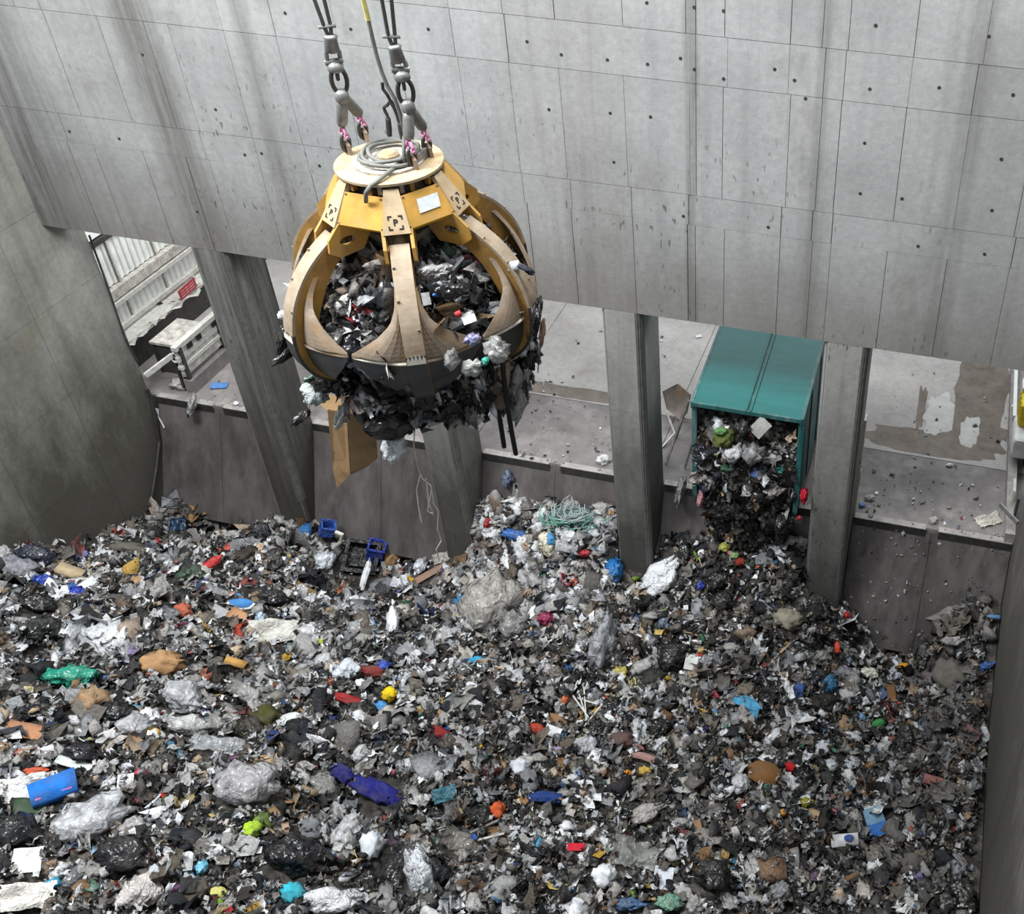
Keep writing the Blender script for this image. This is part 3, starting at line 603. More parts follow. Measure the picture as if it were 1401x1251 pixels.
me_inner = ribbon(I4, offs(I4, 0.02), -0.085, 0.085, 6, NP).mesh('inner_flange')
# shell wings: half width along the profile
def wing_w(s):  # s 0..1 from wing start to tip
    K = [(0, 0.02), (0.13, 0.05), (0.24, 0.13), (0.33, 0.30), (0.42, 0.52), (0.49, 0.66), (0.55, 0.64), (0.66, 0.52), (0.82, 0.29), (0.93, 0.13), (1, 0.02)]
    for (a, x), (b, y) in zip(K, K[1:]):
        if s <= b: return x+(y-x)*(s-a)/(b-a)
    return 0.03
W0 = int(NP*0.25); SB = 0.50
def wing(sgn, lo, hi):
    vs = []; m = 0; nt = 7
    for i in range(W0, NP):
        s = (i-W0)/(NP-1-W0)
        if s < lo-1e-6 or s > hi+1e-6: continue
        m += 1; w = wing_w(s); mx = 0.42
        pr = O4[i][0]*(1-mx)+I4[i][0]*mx; pz = O4[i][1]*(1-mx)+I4[i][1]*mx
        for k in range(nt):
            t = k/(nt-1); y = sgn*(0.10+w*t)
            r = pr-0.30*(w*t)**1.5-0.10*w*t+(0.05*math.sin(t*3.14) if s < SB else 0.0); vs.append((r, y, pz+0.05*w*t))
    fs = [(i*nt+k, i*nt+k+1, (i+1)*nt+k+1, (i+1)*nt+k) for i in range(m-1) for k in range(nt-1)]
    return MB().add(vs, fs).mesh('shell_wing')
Lp = [(i-W0)/(NP-1-W0) for i in range(W0, NP)]; sb = min(Lp, key=lambda q: abs(q-SB))
me_w = [(wing(s, 0, sb), wing(s, sb, 1)) for s in (-1, 1)]
# stiffening ledge where the shell bends
def ledge(sgn):
    i = W0+Lp.index(sb); mx = 0.42; vs = []; nt = 7; w = wing_w(sb)
    pr = O4[i][0]*(1-mx)+I4[i][0]*mx; pz = O4[i][1]*(1-mx)+I4[i][1]*mx
    P = [Vector((pr-0.30*(w*t)**1.5-0.10*w*t+0.015, sgn*(0.10+w*t*0.97), pz+0.05*w*t)) for t in [k/6 for k in range(7)]]
    return MB().tube(P, [0.02, 0.03, 0.03, 0.03, 0.028, 0.024, 0.012], 6).mesh('shell_ledge')
me_l = [ledge(-1), ledge(1)]
me_chip = []
for k in range(3):
    me_chip.append(MB().prism([(-0.11+0.22*q/10, (0.02+0.06*random.random())*(1 if q % 2 else -0.4)) for q in range(11)]+[(0.11, -0.07), (-0.11, -0.07)], 0.004,
                   lambda a, b, t: (OX[SPL][0]+0.004+t+(-b)*0.05, a, OX[SPL][1]+b+0.03)).mesh('chipped_paint'))
bolt = MB().lathe([(0.03, -0.006), (0.03, 0.02), (0.0, 0.022)], 8, rot=Matrix.Rotation(R_(90), 3, 'Y')).mesh('bolt')
def child(name, me, mat, parent, rz=0, solid=0):
    o = mk(name, me, mat, parent); o.rotation_euler = (0, 0, rz)
    if solid:
        s = o.modifiers.new('thickness', 'SOLIDIFY'); s.thickness = solid; s.offset = 0
    return o
for k in range(6):
    a = R_(60*k)
    bk = child('bracket', me_col, 'dustyyellow', gb, a)
    child('emblem', me_emb, 'black', bk)
    for me in me_chk: child('cheek_plate', me, 'yellow', bk)
    child('ram_sleeve', me_cyl, 'rust', bk); child('ram_rod', me_rod, 'rust', bk); child('ram_pin', me_eye, 'steel', bk)
    tn = child('tine', me_arm, 'yellow_rust', gb, a)
    child('spine', me_spine, 'spine', tn); child('worn_spine_tip', me_stip, 'worn', tn); child('inner_flange', me_inner, 'rust', tn)
    child('chipped_paint', me_chip[k % 3], 'bare', tn)
    for q in (0, 1):
        child('shell_wing', me_w[q][0], 'rust', tn, solid=0.025); child('worn_shell_wing', me_w[q][1], 'worn', tn, solid=0.03); child('shell_ledge', me_l[q], 'bare' if k % 2 == 0 and q == 0 else 'rust', tn)
    for j in (6, 12, 17): 
        b_ = child('bolt', bolt, 'rust', tn); b_.location = (OX[j][0], 0.09 if j % 2 else -0.09, OX[j][1]+0.01); b_.scale = (0.6, 0.6, 0.6)
    # housing panel between two brackets
    am = a+R_(30); rt, rb2 = 0.63, 0.83; hw_t, hw_b = 0.255, 0.325
    P = [Vector((rt, -hw_t, -0.13)), Vector((rt, hw_t, -0.13)), Vector((rb2, hw_b, -0.47)), Vector((rb2, -hw_b, -0.47))]
    n2 = (P[1]-P[0]).cross(P[3]-P[0]).normalized(); n2 = n2 if n2.x > 0 else -n2
    mp = MB().add(P+[p-n2*0.05 for p in P], [(0, 1, 2, 3), (7, 6, 5, 4), (0, 4, 5, 1), (1, 5, 6, 2), (2, 6, 7, 3), (3, 7, 4, 0)]).mesh('housing_panel')
    pn = child('housing_panel', mp, 'yellow', gb, am)
    lip = MB().add([P[3], P[2], P[2]+Vector((-0.12, -0.03, -0.10)), P[3]+Vector((-0.12, 0.03, -0.10)), P[3]-n2*0.05, P[2]-n2*0.05, P[2]+Vector((-0.18, -0.03, -0.08)), P[3]+Vector((-0.18, 0.03, -0.08))],
                   [(0, 1, 2, 3), (7, 6, 5, 4), (0, 4, 5, 1), (1, 5, 6, 2), (2, 6, 7, 3), (3, 7, 4, 0)]).mesh('panel_lip')
    child('panel_lip', lip, MT.setdefault('cleanyellow', simple('clean_yellow_paint', (0.72, 0.42, 0.03), 0.45, 0, 0.4, 0.1, 4, coord='obj')), pn)
    for sy in (-1, 1):
        for q in (0.06, 0.94):
            c = P[0].lerp(P[3], q) if sy < 0 else P[1].lerp(P[2], q)
            b_ = child('panel_bolt', bolt, 'steel', pn); b_.location = c+Vector((0, -sy*0.03, 0)); b_.scale = (0.5, 0.5, 0.5)
    if k == 0:
        c = (P[0]+P[1]+P[2]+P[3])/4+Vector((0.0, 0.04, 0.02)); ex = Vector((0, 1, 0)); ey = (P[0]-P[3]).normalized()
        q = lambda x, y, h: c+ex*x+ey*y+n2*h
        st = child('sticker', MB().add([q(-0.14, -0.085, 0.004), q(0.14, -0.085, 0.004), q(0.14, 0.085, 0.004), q(-0.14, 0.085, 0.004), q(-0.14, -0.085, -0.002), q(0.14, -0.085, -0.002), q(0.14, 0.085, -0.002), q(-0.14, 0.085, -0.002)],
                   [(0, 1, 2, 3), (7, 6, 5, 4), (0, 4, 5, 1), (1, 5, 6, 2), (2, 6, 7, 3), (3, 7, 4, 0)]).mesh('sticker'), 'sticker', pn)
# lugs on the plate
def gl(u, v, dz):  # grab-plate point under a photo position
    return at(u, v, Z=GC.z+dz)
LUG = [gl(476, 209, 0.03), gl(499, 191, 0.03), gl(566, 229, 0.03), gl(586, 212, 0.03)]
inv = Matrix.Rotation(-GA, 3, 'Z')
for p in LUG:
    l = inv @ (p-GC); mb = MB().prism([(-0.09, 0), (0.09, 0), (0.07, 0.12), (0.0, 0.17), (-0.07, 0.12)], 0.04, lambda a, b, t, l=l: (l.x+a*0.8, l.y+t+a*0.5, 0.02+b))
    mb.build('lug', 'rust', gb)
mb = MB(); l1 = inv @ (LUG[2]-GC); l2 = inv @ (LUG[3]-GC); mb.beam((l1.x, l1.y, 0.09), (l2.x, l2.y, 0.09), 0.05, 0.12); mb.build('lug_bar', 'greysteel', gb)

# hoist ropes, chains and slings
def ring(c, ax, r, ry, t, n=16):
    "oval link in the plane spanned by ax (long) and a second axis"
    a, b = ax; return MB().tube([c+a*(ry*math.sin(2*math.pi*k/n))+b*(r*math.cos(2*math.pi*k/n)) for k in range(n)], t, 8, True)
def hoist(name, label, pts, lugs, side):
    r = empty(name); tag(r, label, 'rope')
    P = {k: at(u, v, Y=GC.y+dy) for k, (u, v, dy) in pts.items()}
    up = (P['a0']-P['a1']).normalized(); right = up.cross(Vector((0.5, -0.85, 0))).normalized()
    for s in (-1, 1):
        top = P['a0']+(P['a0']-P['sock'])*1.4
        MB().tube([P['sock']+right*s*0.012, P['a1']+right*s*0.035, P['a0']+right*s*0.05, top+right*s*0.10], 0.022, 8).build('wire_rope', 'rope', r)
    MB().tube([P['a1']-right*0.10, P['a1']+right*0.09], [0.018, 0.03], 8).build('rope_clamp', 'greysteel', r)
    ax = (P['sock']-P['clev']).normalized(); Rm = ax.to_track_quat('Z', 'Y').to_matrix()
    MB().lathe([(0.05, 0.0), (0.085, 0.02), (0.07, 0.16), (0.085, 0.19), (0.05, 0.21)][::1], 14, P['sock']-ax*0.17, Rm).build('rope_socket', 'greysteel', r, True)
    for s in (-1, 1): MB().tube([P['sock']-ax*0.15+right*s*0.07, P['clev']+right*s*0.075, P['clev']-ax*0.05+right*s*0.06], 0.026, 8).build('clevis_arm', 'greysteel', r)
    MB().tube([P['clev']-right*0.10, P['clev']+right*0.10], 0.035, 10).build('clevis_pin', 'greysteel', r)
    MB().lathe([(0.03, -0.07), (0.09, -0.04), (0.09, 0.03), (0.04, 0.07)], 12, P['swiv'], Rm).build('swivel', 'greysteel', r, True)
    ax2 = (P['link']-P['joint']).normalized(); rt2 = ax2.cross(Vector((0.5, -0.85, 0))).normalized(); fw = ax2.cross(rt2)
    ring(P['swiv'].lerp(P['link'], 0.35), (ax2, fw), 0.05, 0.09, 0.022).build('chain_link', 'rope', r, True)
    ring(P['link'], (ax2, rt2), 0.085, 0.16, 0.026).build('chain_link', 'steel', r, True)
    MB().lathe([(0.05, -0.09), (0.085, -0.05), (0.08, 0.04), (0.04, 0.08)], 10, P['joint'], Rm).build('sling_head', 'greysteel', r, True)
    for q, lg in enumerate(lugs):
        a = P['joint']; b = lg+Vector((0, 0, 0.34)); d = (b-a).normalized(); L = (b-a).length
        m0, m1 = a+d*0.06, a+d*(L-0.02); Rq = d.to_track_quat('Z', 'Y').to_matrix()
        MB().lathe([(0.03, 0.0), (0.055, 0.02), (0.066, 0.07), (0.066, (m1-m0).length-0.05), (0.05, (m1-m0).length)], 12, m0, Rq).build('sling_sleeve', ('greysteel' if q == 0 else 'cable'), r, True)
        sh = lg+Vector((0, 0, 0.20))
        s_ = MB().tube([sh+Vector((0.045*math.cos(t)*1.4, -0.045*math.cos(t), 0.10*math.sin(t)+0.04)) for t in [k*math.pi/7 for k in range(8)]], 0.02, 8).build('shackle', 'pink', r, True)
        MB().tube([sh+Vector((-0.09, 0.06, 0.03)), sh+Vector((0.09, -0.06, 0.03))], 0.02, 8).build('shackle_bolt', 'pink', s_)
        ring(lg+Vector((0, 0, 0.13)), (Vector((0, 0, 1)), Vector((0.5, 0.85, 0))), 0.05, 0.11, 0.024).build('lug_link', 'steel', r, True)
    rebase(r, P['joint'])
hoist('hoist_rope', 'left pair of wire hoist ropes with socket, chain link and slings', dict(a0=(437, 0, 0), a1=(448, 36, 0), sock=(452, 52, 0), clev=(457, 84, 0), swiv=(459, 92, 0), link=(464, 110, 0), joint=(468, 131, 0)), [LUG[0], LUG[1]], 0)
hoist('hoist_rope', 'right pair of wire hoist ropes with socket, chain link and slings', dict(a0=(529, 0, 0), a1=(536, 50, 0), sock=(540, 66, 0), clev=(548, 95, 0), swiv=(550, 104, 0), link=(555, 126, 0), joint=(558, 145, 0)), [LUG[2], LUG[3]], 1)
pc = empty('power_cable'); tag(pc, 'yellow and grey power cable running down to a coil on the grab', 'cable')
def G(u, v, dy=0): return at(u, v, Y=GC.y+dy)
top = G(497, 0)+(G(497, 0)-G(515, 75))*1.3
MB().tube([top, G(497, 0), G(504, 28)], 0.03, 8).build('yellow_sheath', 'cableyellow', pc)
MB().tube([G(504, 28), G(509, 50), G(515, 75), G(522, 98), G(530, 118), G(540, 135), G(548, 158), G(553, 185)], 0.024, 8).build('grey_sheath', 'cable', pc)
coil = []
cz = GC+Vector((0.03, 0.02, 0))
for k in range(100):
    t = k/99; a = -0.6+t*2*math.pi*3.2; rr = 0.28+0.05*math.sin(a*0.8+1)+0.06*t
    coil.append(cz+Vector((rr*math.cos(a), rr*math.sin(a), 0.10+0.05*(1-t)+0.02*math.sin(a*2.3))))
MB().tube([G(553, 185), coil[0]+Vector((0.02, 0.0, 0.06))]+coil, 0.024, 8).build('cable_coil', 'cable', pc, True)
e0 = coil[-1]; MB().tube([e0, gl(520, 245, 0.06), gl(507, 254, 0.03), gl(500, 262, -0.02)+Vector((0, 0, -0.02)), gl(499, 268, -0.1)+Vector((0, 0, -0.08))], 0.026, 8).build('cable_tail', 'cable', pc, True)
rebase(pc, GC+Vector((0, 0, 0.1)))
hk = empty('safety_hook'); tag(hk, 'dark hooks with dangling plugs clipped to the power cable', 'hook')
MB().tube([G(523, 113), G(524, 122), G(530, 130), G(534, 138), G(530, 144), G(525, 147), G(527, 153), G(530, 158)], 0.02, 8).build('hook', 'steel', hk)
MB().tube([G(534, 138), G(540, 148), G(544, 158), G(546, 165)], 0.026, 8).build('strap', 'steel', hk)
MB().tube([G(530, 158), G(531, 163), G(532, 175), G(533, 186)], [0.012, 0.032, 0.036, 0.03], 10).build('plug', 'rope', hk)
MB().tube([G(546, 165), G(547, 170), G(549, 180), G(551, 190)], [0.012, 0.03, 0.034, 0.03], 10).build('plug', 'rope', hk)
ring(G(546, 166), (Vector((0, 0, 1)), Vector((1, 0, 0))), 0.02, 0.03, 0.008).build('clip', 'greysteel', hk)
rebase(hk, G(533, 140))
# ------------------------------------------------------------------ rubbish: surface of the heap
CP = []
def cpx(u, v, Y): p = at(u, v, Y=Y); CP.append((p.x, p.y, p.z))
for t in [(205, 700, -0.3), (240, 704, -0.35), (285, 748, -0.35), (328, 752, -0.4), (362, 722, -0.6), (400, 728, -0.2), (440, 735, -0.3), (480, 775, -0.5), (540, 796, -0.4), (578, 792, -0.3), (605, 774, -0.15), (648, 775, -0.15), (655, 725, 0.2), (672, 695, 0.5),
          (705, 690, 0.7), (740, 695, 0.65), (780, 715, 0.4), (838, 725, 0.2), (848, 800, -0.2), (893, 800, -0.2), (935, 748, 0.5), (1000, 748, 0.45), (1090, 755, 0.4), (1106, 822, -0.15), (1150, 842, -0.15), (1180, 890, -0.25),
          (1226, 930, -0.4), (1284, 930, -0.3), (1302, 862, -0.05), (1330, 838, 0.2), (1365, 838, 0.3),
          (655, 780, -0.6), (700, 790, -0.7), (780, 790, -0.6), (840, 800, -0.5), (1000, 810, -0.5), (1060, 820, -0.5)]: cpx(*t)
CP += [(-20.9, -4.5, 5.0), (-20.9, -2.9, 3.5), (-20.9, -0.8, 2.4), (-20.9, -8, 6.0), (-20.9, -12, 6.8), (-20.9, -15, 7), (-16, -15, 6.2), (-16, -12, 5.9), (-16, -8, 5.0), (-16, -4, 3.5), (-16, -1.8, 2.7), (-11, -15, 5.2), (-11, -12, 5.0), (-11, -8, 4.0), (-11, -4, 2.9), (-11.4, -1.5, 2.1),
       (-13.5, -1.4, 2.2), (-8.5, -2.2, 2.5), (-6, -10, 3.6), (-6, -6, 2.9), (-6, -3, 2.5), (-6, -14, 3.8), (-1, -10, 2.4), (-1, -6, 2.1), (-1, -3, 2.3), (0.6, -1.6, 2.1), (-4, -2.2, 2.8), (-2, -1.4, 2.9), (2.9, -1.2, 2.8), (2.9, -3.2, 2.3), (2.9, -6, 2.4), (2.9, -10, 2.4), (2.9, -14, 2.4), (-1, -14, 2.5),
       (-18, 1.2, 1.7), (-14, 1.2, 1.7), (-20.8, 1.2, 1.8), (0.8, 1.2, 1.7)]
CPA = np.array(CP)
def _phi(r): return r
_D = np.hypot(CPA[:, None, 0]-CPA[None, :, 0], CPA[:, None, 1]-CPA[None, :, 1])
_n = len(CP); _A = np.zeros((_n+3, _n+3)); _A[:_n, :_n] = -_phi(_D)+np.eye(_n)*0.02; _A[:_n, _n] = 1; _A[:_n, _n+1:] = CPA[:, :2]; _A[_n, :_n] = 1; _A[_n+1:, :_n] = CPA[:, :2].T
_w = np.linalg.solve(_A, np.concatenate([CPA[:, 2], [0, 0, 0]]))
# a few summed sine/value-noise octaves for lumps
_LAT = np.random.default_rng(3).uniform(-1, 1, (64, 64))
def vnoise(x, y):
    xi = np.floor(x).astype(int); yi = np.floor(y).astype(int); fx = x-xi; fy = y-yi; fx = fx*fx*(3-2*fx); fy = fy*fy*(3-2*fy)
    g = lambda a, b: _LAT[a % 64, b % 64]
    return (g(xi, yi)*(1-fx)+g(xi+1, yi)*fx)*(1-fy)+(g(xi, yi+1)*(1-fx)+g(xi+1, yi+1)*fx)*fy
def height(x, y):
    x = np.asarray(x, float); y = np.asarray(y, float)
    d = np.hypot(x[..., None]-CPA[:, 0], y[..., None]-CPA[:, 1])
    z = -(d @ _w[:_n])+_w[_n]+_w[_n+1]*x+_w[_n+2]*y
    edge = np.clip(-y/1.5, 0.25, 1)
    return z+edge*(0.30*vnoise(x/1.7, y/1.7+9)+0.18*vnoise(x/0.7+5, y/0.7)+0.08*vnoise(x/0.3, y/0.3+3))
gx = np.arange(XL+0.02, XR-0.01, 0.10); gy = np.arange(-15.5, 1.3, 0.10)
GX, GY = np.meshgrid(gx, gy, indexing='ij'); GZ = np.maximum(height(GX, GY), 0.2)
nx, ny = GX.shape
def fastmesh(name, V, Fq, colors=None):
    "V (n,3), Fq (m,k) with one face size"
    me = bpy.data.meshes.new(name); V = np.asarray(V, np.float32); k = Fq.shape[1]
    me.vertices.add(len(V)); me.vertices.foreach_set('co', V.ravel())
    me.loops.add(Fq.size); me.loops.foreach_set('vertex_index', Fq.ravel().astype(np.int32))
    me.polygons.add(len(Fq)); me.polygons.foreach_set('loop_start', np.arange(0, Fq.size, k, dtype=np.int32)); me.polygons.foreach_set('loop_total', np.full(len(Fq), k, np.int32))
    if colors is not None:
        a = me.color_attributes.new('Col', 'FLOAT_COLOR', 'POINT'); a.data.foreach_set('color', np.asarray(colors, np.float32).ravel())
    me.update(calc_edges=True); me.validate(); return me
idx = np.arange(nx*ny).reshape(nx, ny)
quads = np.stack([idx[:-1, :-1], idx[1:, :-1], idx[1:, 1:], idx[:-1, 1:]], -1).reshape(-1, 4)
_cx, _cy, _cz = GX.reshape(-1)[quads].mean(1), GY.reshape(-1)[quads].mean(1), GZ.reshape(-1)[quads].mean(1)
_ok = _cy < np.where(_cz > 2.0, 0.02+(_cz-2.0)/3.23*1.22, 0.30)
for _a, _b in PIL: _ok &= ~((_cx > _a) & (_cx < _b) & (_cy > -0.02))
quads = quads[_ok]
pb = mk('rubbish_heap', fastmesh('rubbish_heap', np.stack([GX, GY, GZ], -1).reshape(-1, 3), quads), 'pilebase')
tag(pb, 'packed dark rubbish filling the pit below the loose waste', 'rubbish', kind='stuff')
def hz(x, y): return float(height(np.array([x]), np.array([y]))[0])
def onpile(u, v):
    d = ray(u, v); t = (8-CW.z)/d.z; st = 0.06/d.length
    for _ in range(900):
        p = CW+d*t
        if p.z <= hz(p.x, p.y): return p
        t += st
    return p
def pnormal(x, y):
    e = 0.4; return Vector((-(hz(x+e, y)-hz(x-e, y))/(2*e), -(hz(x, y+e)-hz(x, y-e))/(2*e), 1)).normalized()

# ------------------------------------------------------------------ library of crumpled shapes
def ico(sub):
    bm = bmesh.new(); bmesh.ops.create_icosphere(bm, subdivisions=sub, radius=1); v = np.array([x.co for x in bm.verts]); f = np.array([[q.index for q in p.verts] for p in bm.faces]); bm.free(); return v, f
ICO = {k: ico(k) for k in (1, 2, 3)}
def crumple(v, seed, amp, freq, ridge=True):
    o = []
    for p in v:
        q = Vector(p)*freq+Vector((seed*3.1, seed*1.7, seed*0.9)); n = mnoise.noise(q)
        n2 = mnoise.noise(q*2.3)
        d = (-abs(n)*1.4+0.25-abs(n2)*0.5) if ridge else n
        o.append(Vector(p)*(1+amp*d))
    return np.array(o)
def bag(seed, sub=2, neck=0.0, flat=0.6, amp=0.5, freq=1.6):
    v, f = ICO[sub]; v = crumple(v, seed, amp, freq)
    if neck:
        x = v[:, 0]; k = np.clip((x-0.25)/0.7, 0, 1); s = 1-k*0.85; v[:, 1] *= s; v[:, 2] *= s; v[:, 0] += k*neck
        fl_ = np.clip((v[:, 0]-(0.75+neck*0.6))/0.4, 0, 1); v[:, 1] *= 1+fl_*2.2
    jr = np.random.default_rng(seed+900); v = v+jr.normal(0, {1: 0.17, 2: 0.10, 3: 0.02}[sub], v.shape)
    v = v*np.array([1, 1, flat]); return v, f
def sheet(seed, n=5, ax=1.0, ay=0.8, amp=0.3, ragged=0.25, curl=0.0, jit=0.0):
    rr = random.Random(seed); vs = []
    for i in range(n+1):
        for j in range(n+1):
            x, y = (i/n*2-1)*ax, (j/n*2-1)*ay
            if i in (0, n) or j in (0, n): x += rr.uniform(-1, 1)*ragged*0.5; y += rr.uniform(-1, 1)*ragged*0.5
            z = amp*(mnoise.noise((x*1.3+seed, y*1.3, seed*0.7))*1.3+abs(mnoise.noise((x*2.9, y*2.9+seed, 1)))*0.6)+curl*(x*x)+rr.gauss(0, jit); x += rr.gauss(0, jit*0.6); y += rr.gauss(0, jit*0.6)
            vs.append((x, y, z))
    fs = []
    for i in range(n):
        for j in range(n):
            a = i*(n+1)+j; fs += [(a, a+n+1, a+n+2), (a, a+n+2, a+1)]
    return np.array(vs), np.array(fs)
def strip(seed, n=9, w=0.13, amp=0.35):
    vs = []
    for i in range(n+1):
        x = i/n*2-1; y = amp*mnoise.noise((x*1.5, seed, 2)); z = amp*mnoise.noise((x*1.5, seed, 9)); a = mnoise.noise((x, seed, 4))*1.5
        for s in (-1, 1): vs.append((x, y+s*w*math.cos(a), z+s*w*math.sin(a)))
    fs = []
    for i in range(n): a = i*2; fs += [(a, a+2, a+3), (a, a+3, a+1)]
    return np.array(vs), np.array(fs)
def carton(seed):
    rr = random.Random(seed); sx, sy, sz = 1, rr.uniform(0.5, 0.9), rr.uniform(0.25, 0.6); vs = np.array([(a*sx, b*sy, c*sz) for c in (-1, 1) for a, b in ((-1, -1), (1, -1), (1, 1), (-1, 1))])
    vs = vs+np.array([[rr.uniform(-.12, .12) for _ in range(3)] for _ in range(8)])
    q = [(3, 2, 1, 0), (4, 5, 6, 7), (0, 1, 5, 4), (1, 2, 6, 5), (2, 3, 7, 6), (3, 0, 4, 7)]
    return vs, np.array([t for a, b, c, d in q for t in ((a, b, c), (a, c, d))])
def bottle(n=8):
    prof = [(0.0, -1), (0.28, -1), (0.32, -0.9), (0.32, 0.35), (0.12, 0.7), (0.12, 0.9), (0.0, 0.92)]
    vs = [(z, r*math.cos(2*math.pi*k/n), r*math.sin(2*math.pi*k/n)) for r, z in prof for k in range(n)]
    fs = []
    for i in range(len(prof)-1):
        for k in range(n): a, b, c, d = i*n+k, i*n+(k+1) % n, (i+1)*n+(k+1) % n, (i+1)*n+k; fs += [(a, b, c), (a, c, d)]
    return np.array(vs), np.array(fs)
LIB = {'blob': [bag(s, 1, 0, 0.5, 0.9, 1.9) for s in range(8)]+[bag(s+20, 1, 0.3, 0.5, 0.9, 1.8) for s in range(4)],
       'lump': [bag(s+40, 2, 0, 0.5, 0.9, 2.4) for s in range(8)]+[bag(s+60, 2, 0.35, 0.45, 0.9, 2.2) for s in range(6)],
       'sheet': [sheet(s, 4, 1, 0.4+0.1*(s % 6), 0.6+0.1*(s % 4), 0.6, 0.2*(s % 3), 0.16) for s in range(20)], 'wad': [sheet(s+77, 6, 1, 0.6+0.1*(s % 4), 1.0, 0.5, 0.3*(s % 2), 0.2) for s in range(14)],
       'flat': [sheet(s+30, 2, 1, 0.75, 0.12, 0.06) for s in range(5)],
       'strip': [strip(s, 7, 0.1+0.02*(s % 4), 0.6) for s in range(8)],
       'carton': [carton(s) for s in range(4)], 'bottle': [bottle(6)]}
def s2l(c): return tuple(((x/255)/12.92 if x/255 <= 0.04045 else ((x/255+0.055)/1.055)**2.4) for x in c)
PAL = {'dark': [s2l(c) for c in ((24, 24, 26), (34, 34, 37), (45, 44, 44), (30, 33, 40), (52, 48, 44), (38, 34, 30))],
       'mid': [s2l(c) for c in ((98, 94, 90), (118, 113, 106), (90, 84, 76), (128, 124, 120), (108, 99, 88), (120, 122, 126))],
       'light': [s2l(c) for c in ((172, 170, 168), (190, 189, 188), (205, 206, 208), (160, 158, 154), (182, 176, 168), (150, 152, 156))],
       'white': [s2l(c) for c in ((228, 230, 234), (240, 241, 242), (216, 220, 226))],
       'tan': [s2l(c) for c in ((150, 116, 82), (170, 138, 100), (122, 92, 64), (190, 164, 130), (104, 78, 56), (176, 150, 126))],
       'blue': [s2l(c) for c in ((36, 86, 160), (60, 120, 180), (30, 50, 110), (110, 150, 190), (70, 150, 190), (40, 60, 90))],
       'red': [s2l(c) for c in ((170, 40, 40), (140, 36, 44), (196, 74, 50), (190, 60, 90), (214, 110, 60), (150, 80, 76))],
       'green': [s2l(c) for c in ((60, 110, 80), (90, 150, 120), (70, 80, 50), (120, 150, 60), (50, 120, 110))],
       'yellow': [s2l(c) for c in ((214, 180, 60), (200, 190, 110), (190, 150, 50))],
       'violet': [s2l(c) for c in ((120, 110, 150), (100, 70, 100), (150, 140, 170))]}
def palette(w, n):
    names = list(w); p = np.array([w[k] for k in names], float); p /= p.sum()
    ks = RNG.choice(len(names), n, p=p); out = np.empty((n, 3))
    for i, k in enumerate(ks):
        c = PAL[names[k]]; out[i] = c[int(RNG.integers(len(c)))]
    g = out.mean(1, keepdims=True); k = RNG.uniform(0.0, 0.55, (n, 1)); out = out*(1-k)+(g*0.7+0.05)*k; return out*RNG.uniform(0.75, 1.25, (n, 1))
W_GEN = dict(dark=32, mid=27, light=26, white=9, tan=5, blue=1.3, red=0.9, green=0.6, yellow=0.4, violet=0.4)
W_LEFT = dict(dark=24, mid=23, light=31, white=14, tan=6, blue=1.8, red=1.2, green=0.8, yellow=0.5, violet=0.5)
W_WHITE = dict(dark=6, mid=28, light=44, white=14, tan=4, blue=1.5, red=1.2, green=0.6, yellow=0.6)
W_GREY = dict(dark=10, mid=62, light=20, white=2, tan=6)
W_DARK = dict(dark=56, mid=20, light=14, white=5, tan=4, blue=1, red=1, green=1, yellow=0.3)
def region(x, y):
    if -11.2 < x < -7.0 and y > -2.0: return 'white'
    if x > 0.9 and y > -4.5: return 'grey'
    if x < -18.2 and y > -1.6: return 'grey'
    if -6.2 < x < -2 and y > -1.2: return 'dark'
    if x > -0.6 and y < -4.8: return 'grey2'
    if x < -10: return 'left'
    return 'gen'
RW = dict(white=W_WHITE, grey=W_GREY, dark=W_DARK, gen=W_GEN, left=W_LEFT, grey2=dict(dark=38, mid=45, light=12, white=2, tan=5, blue=0.6, red=0.6))
def batch_rot(nrm, n, tilt):
    "random frames whose z axis scatters about the given normals"
    z = nrm+RNG.normal(0, 1, (n, 3))*tilt[:, None]; z /= np.linalg.norm(z, axis=1)[:, None]
    a = RNG.normal(0, 1, (n, 3)); x = np.cross(a, z); x /= np.linalg.norm(x, axis=1)[:, None]; y = np.cross(z, x)
    return np.stack([x, y, z], -1)
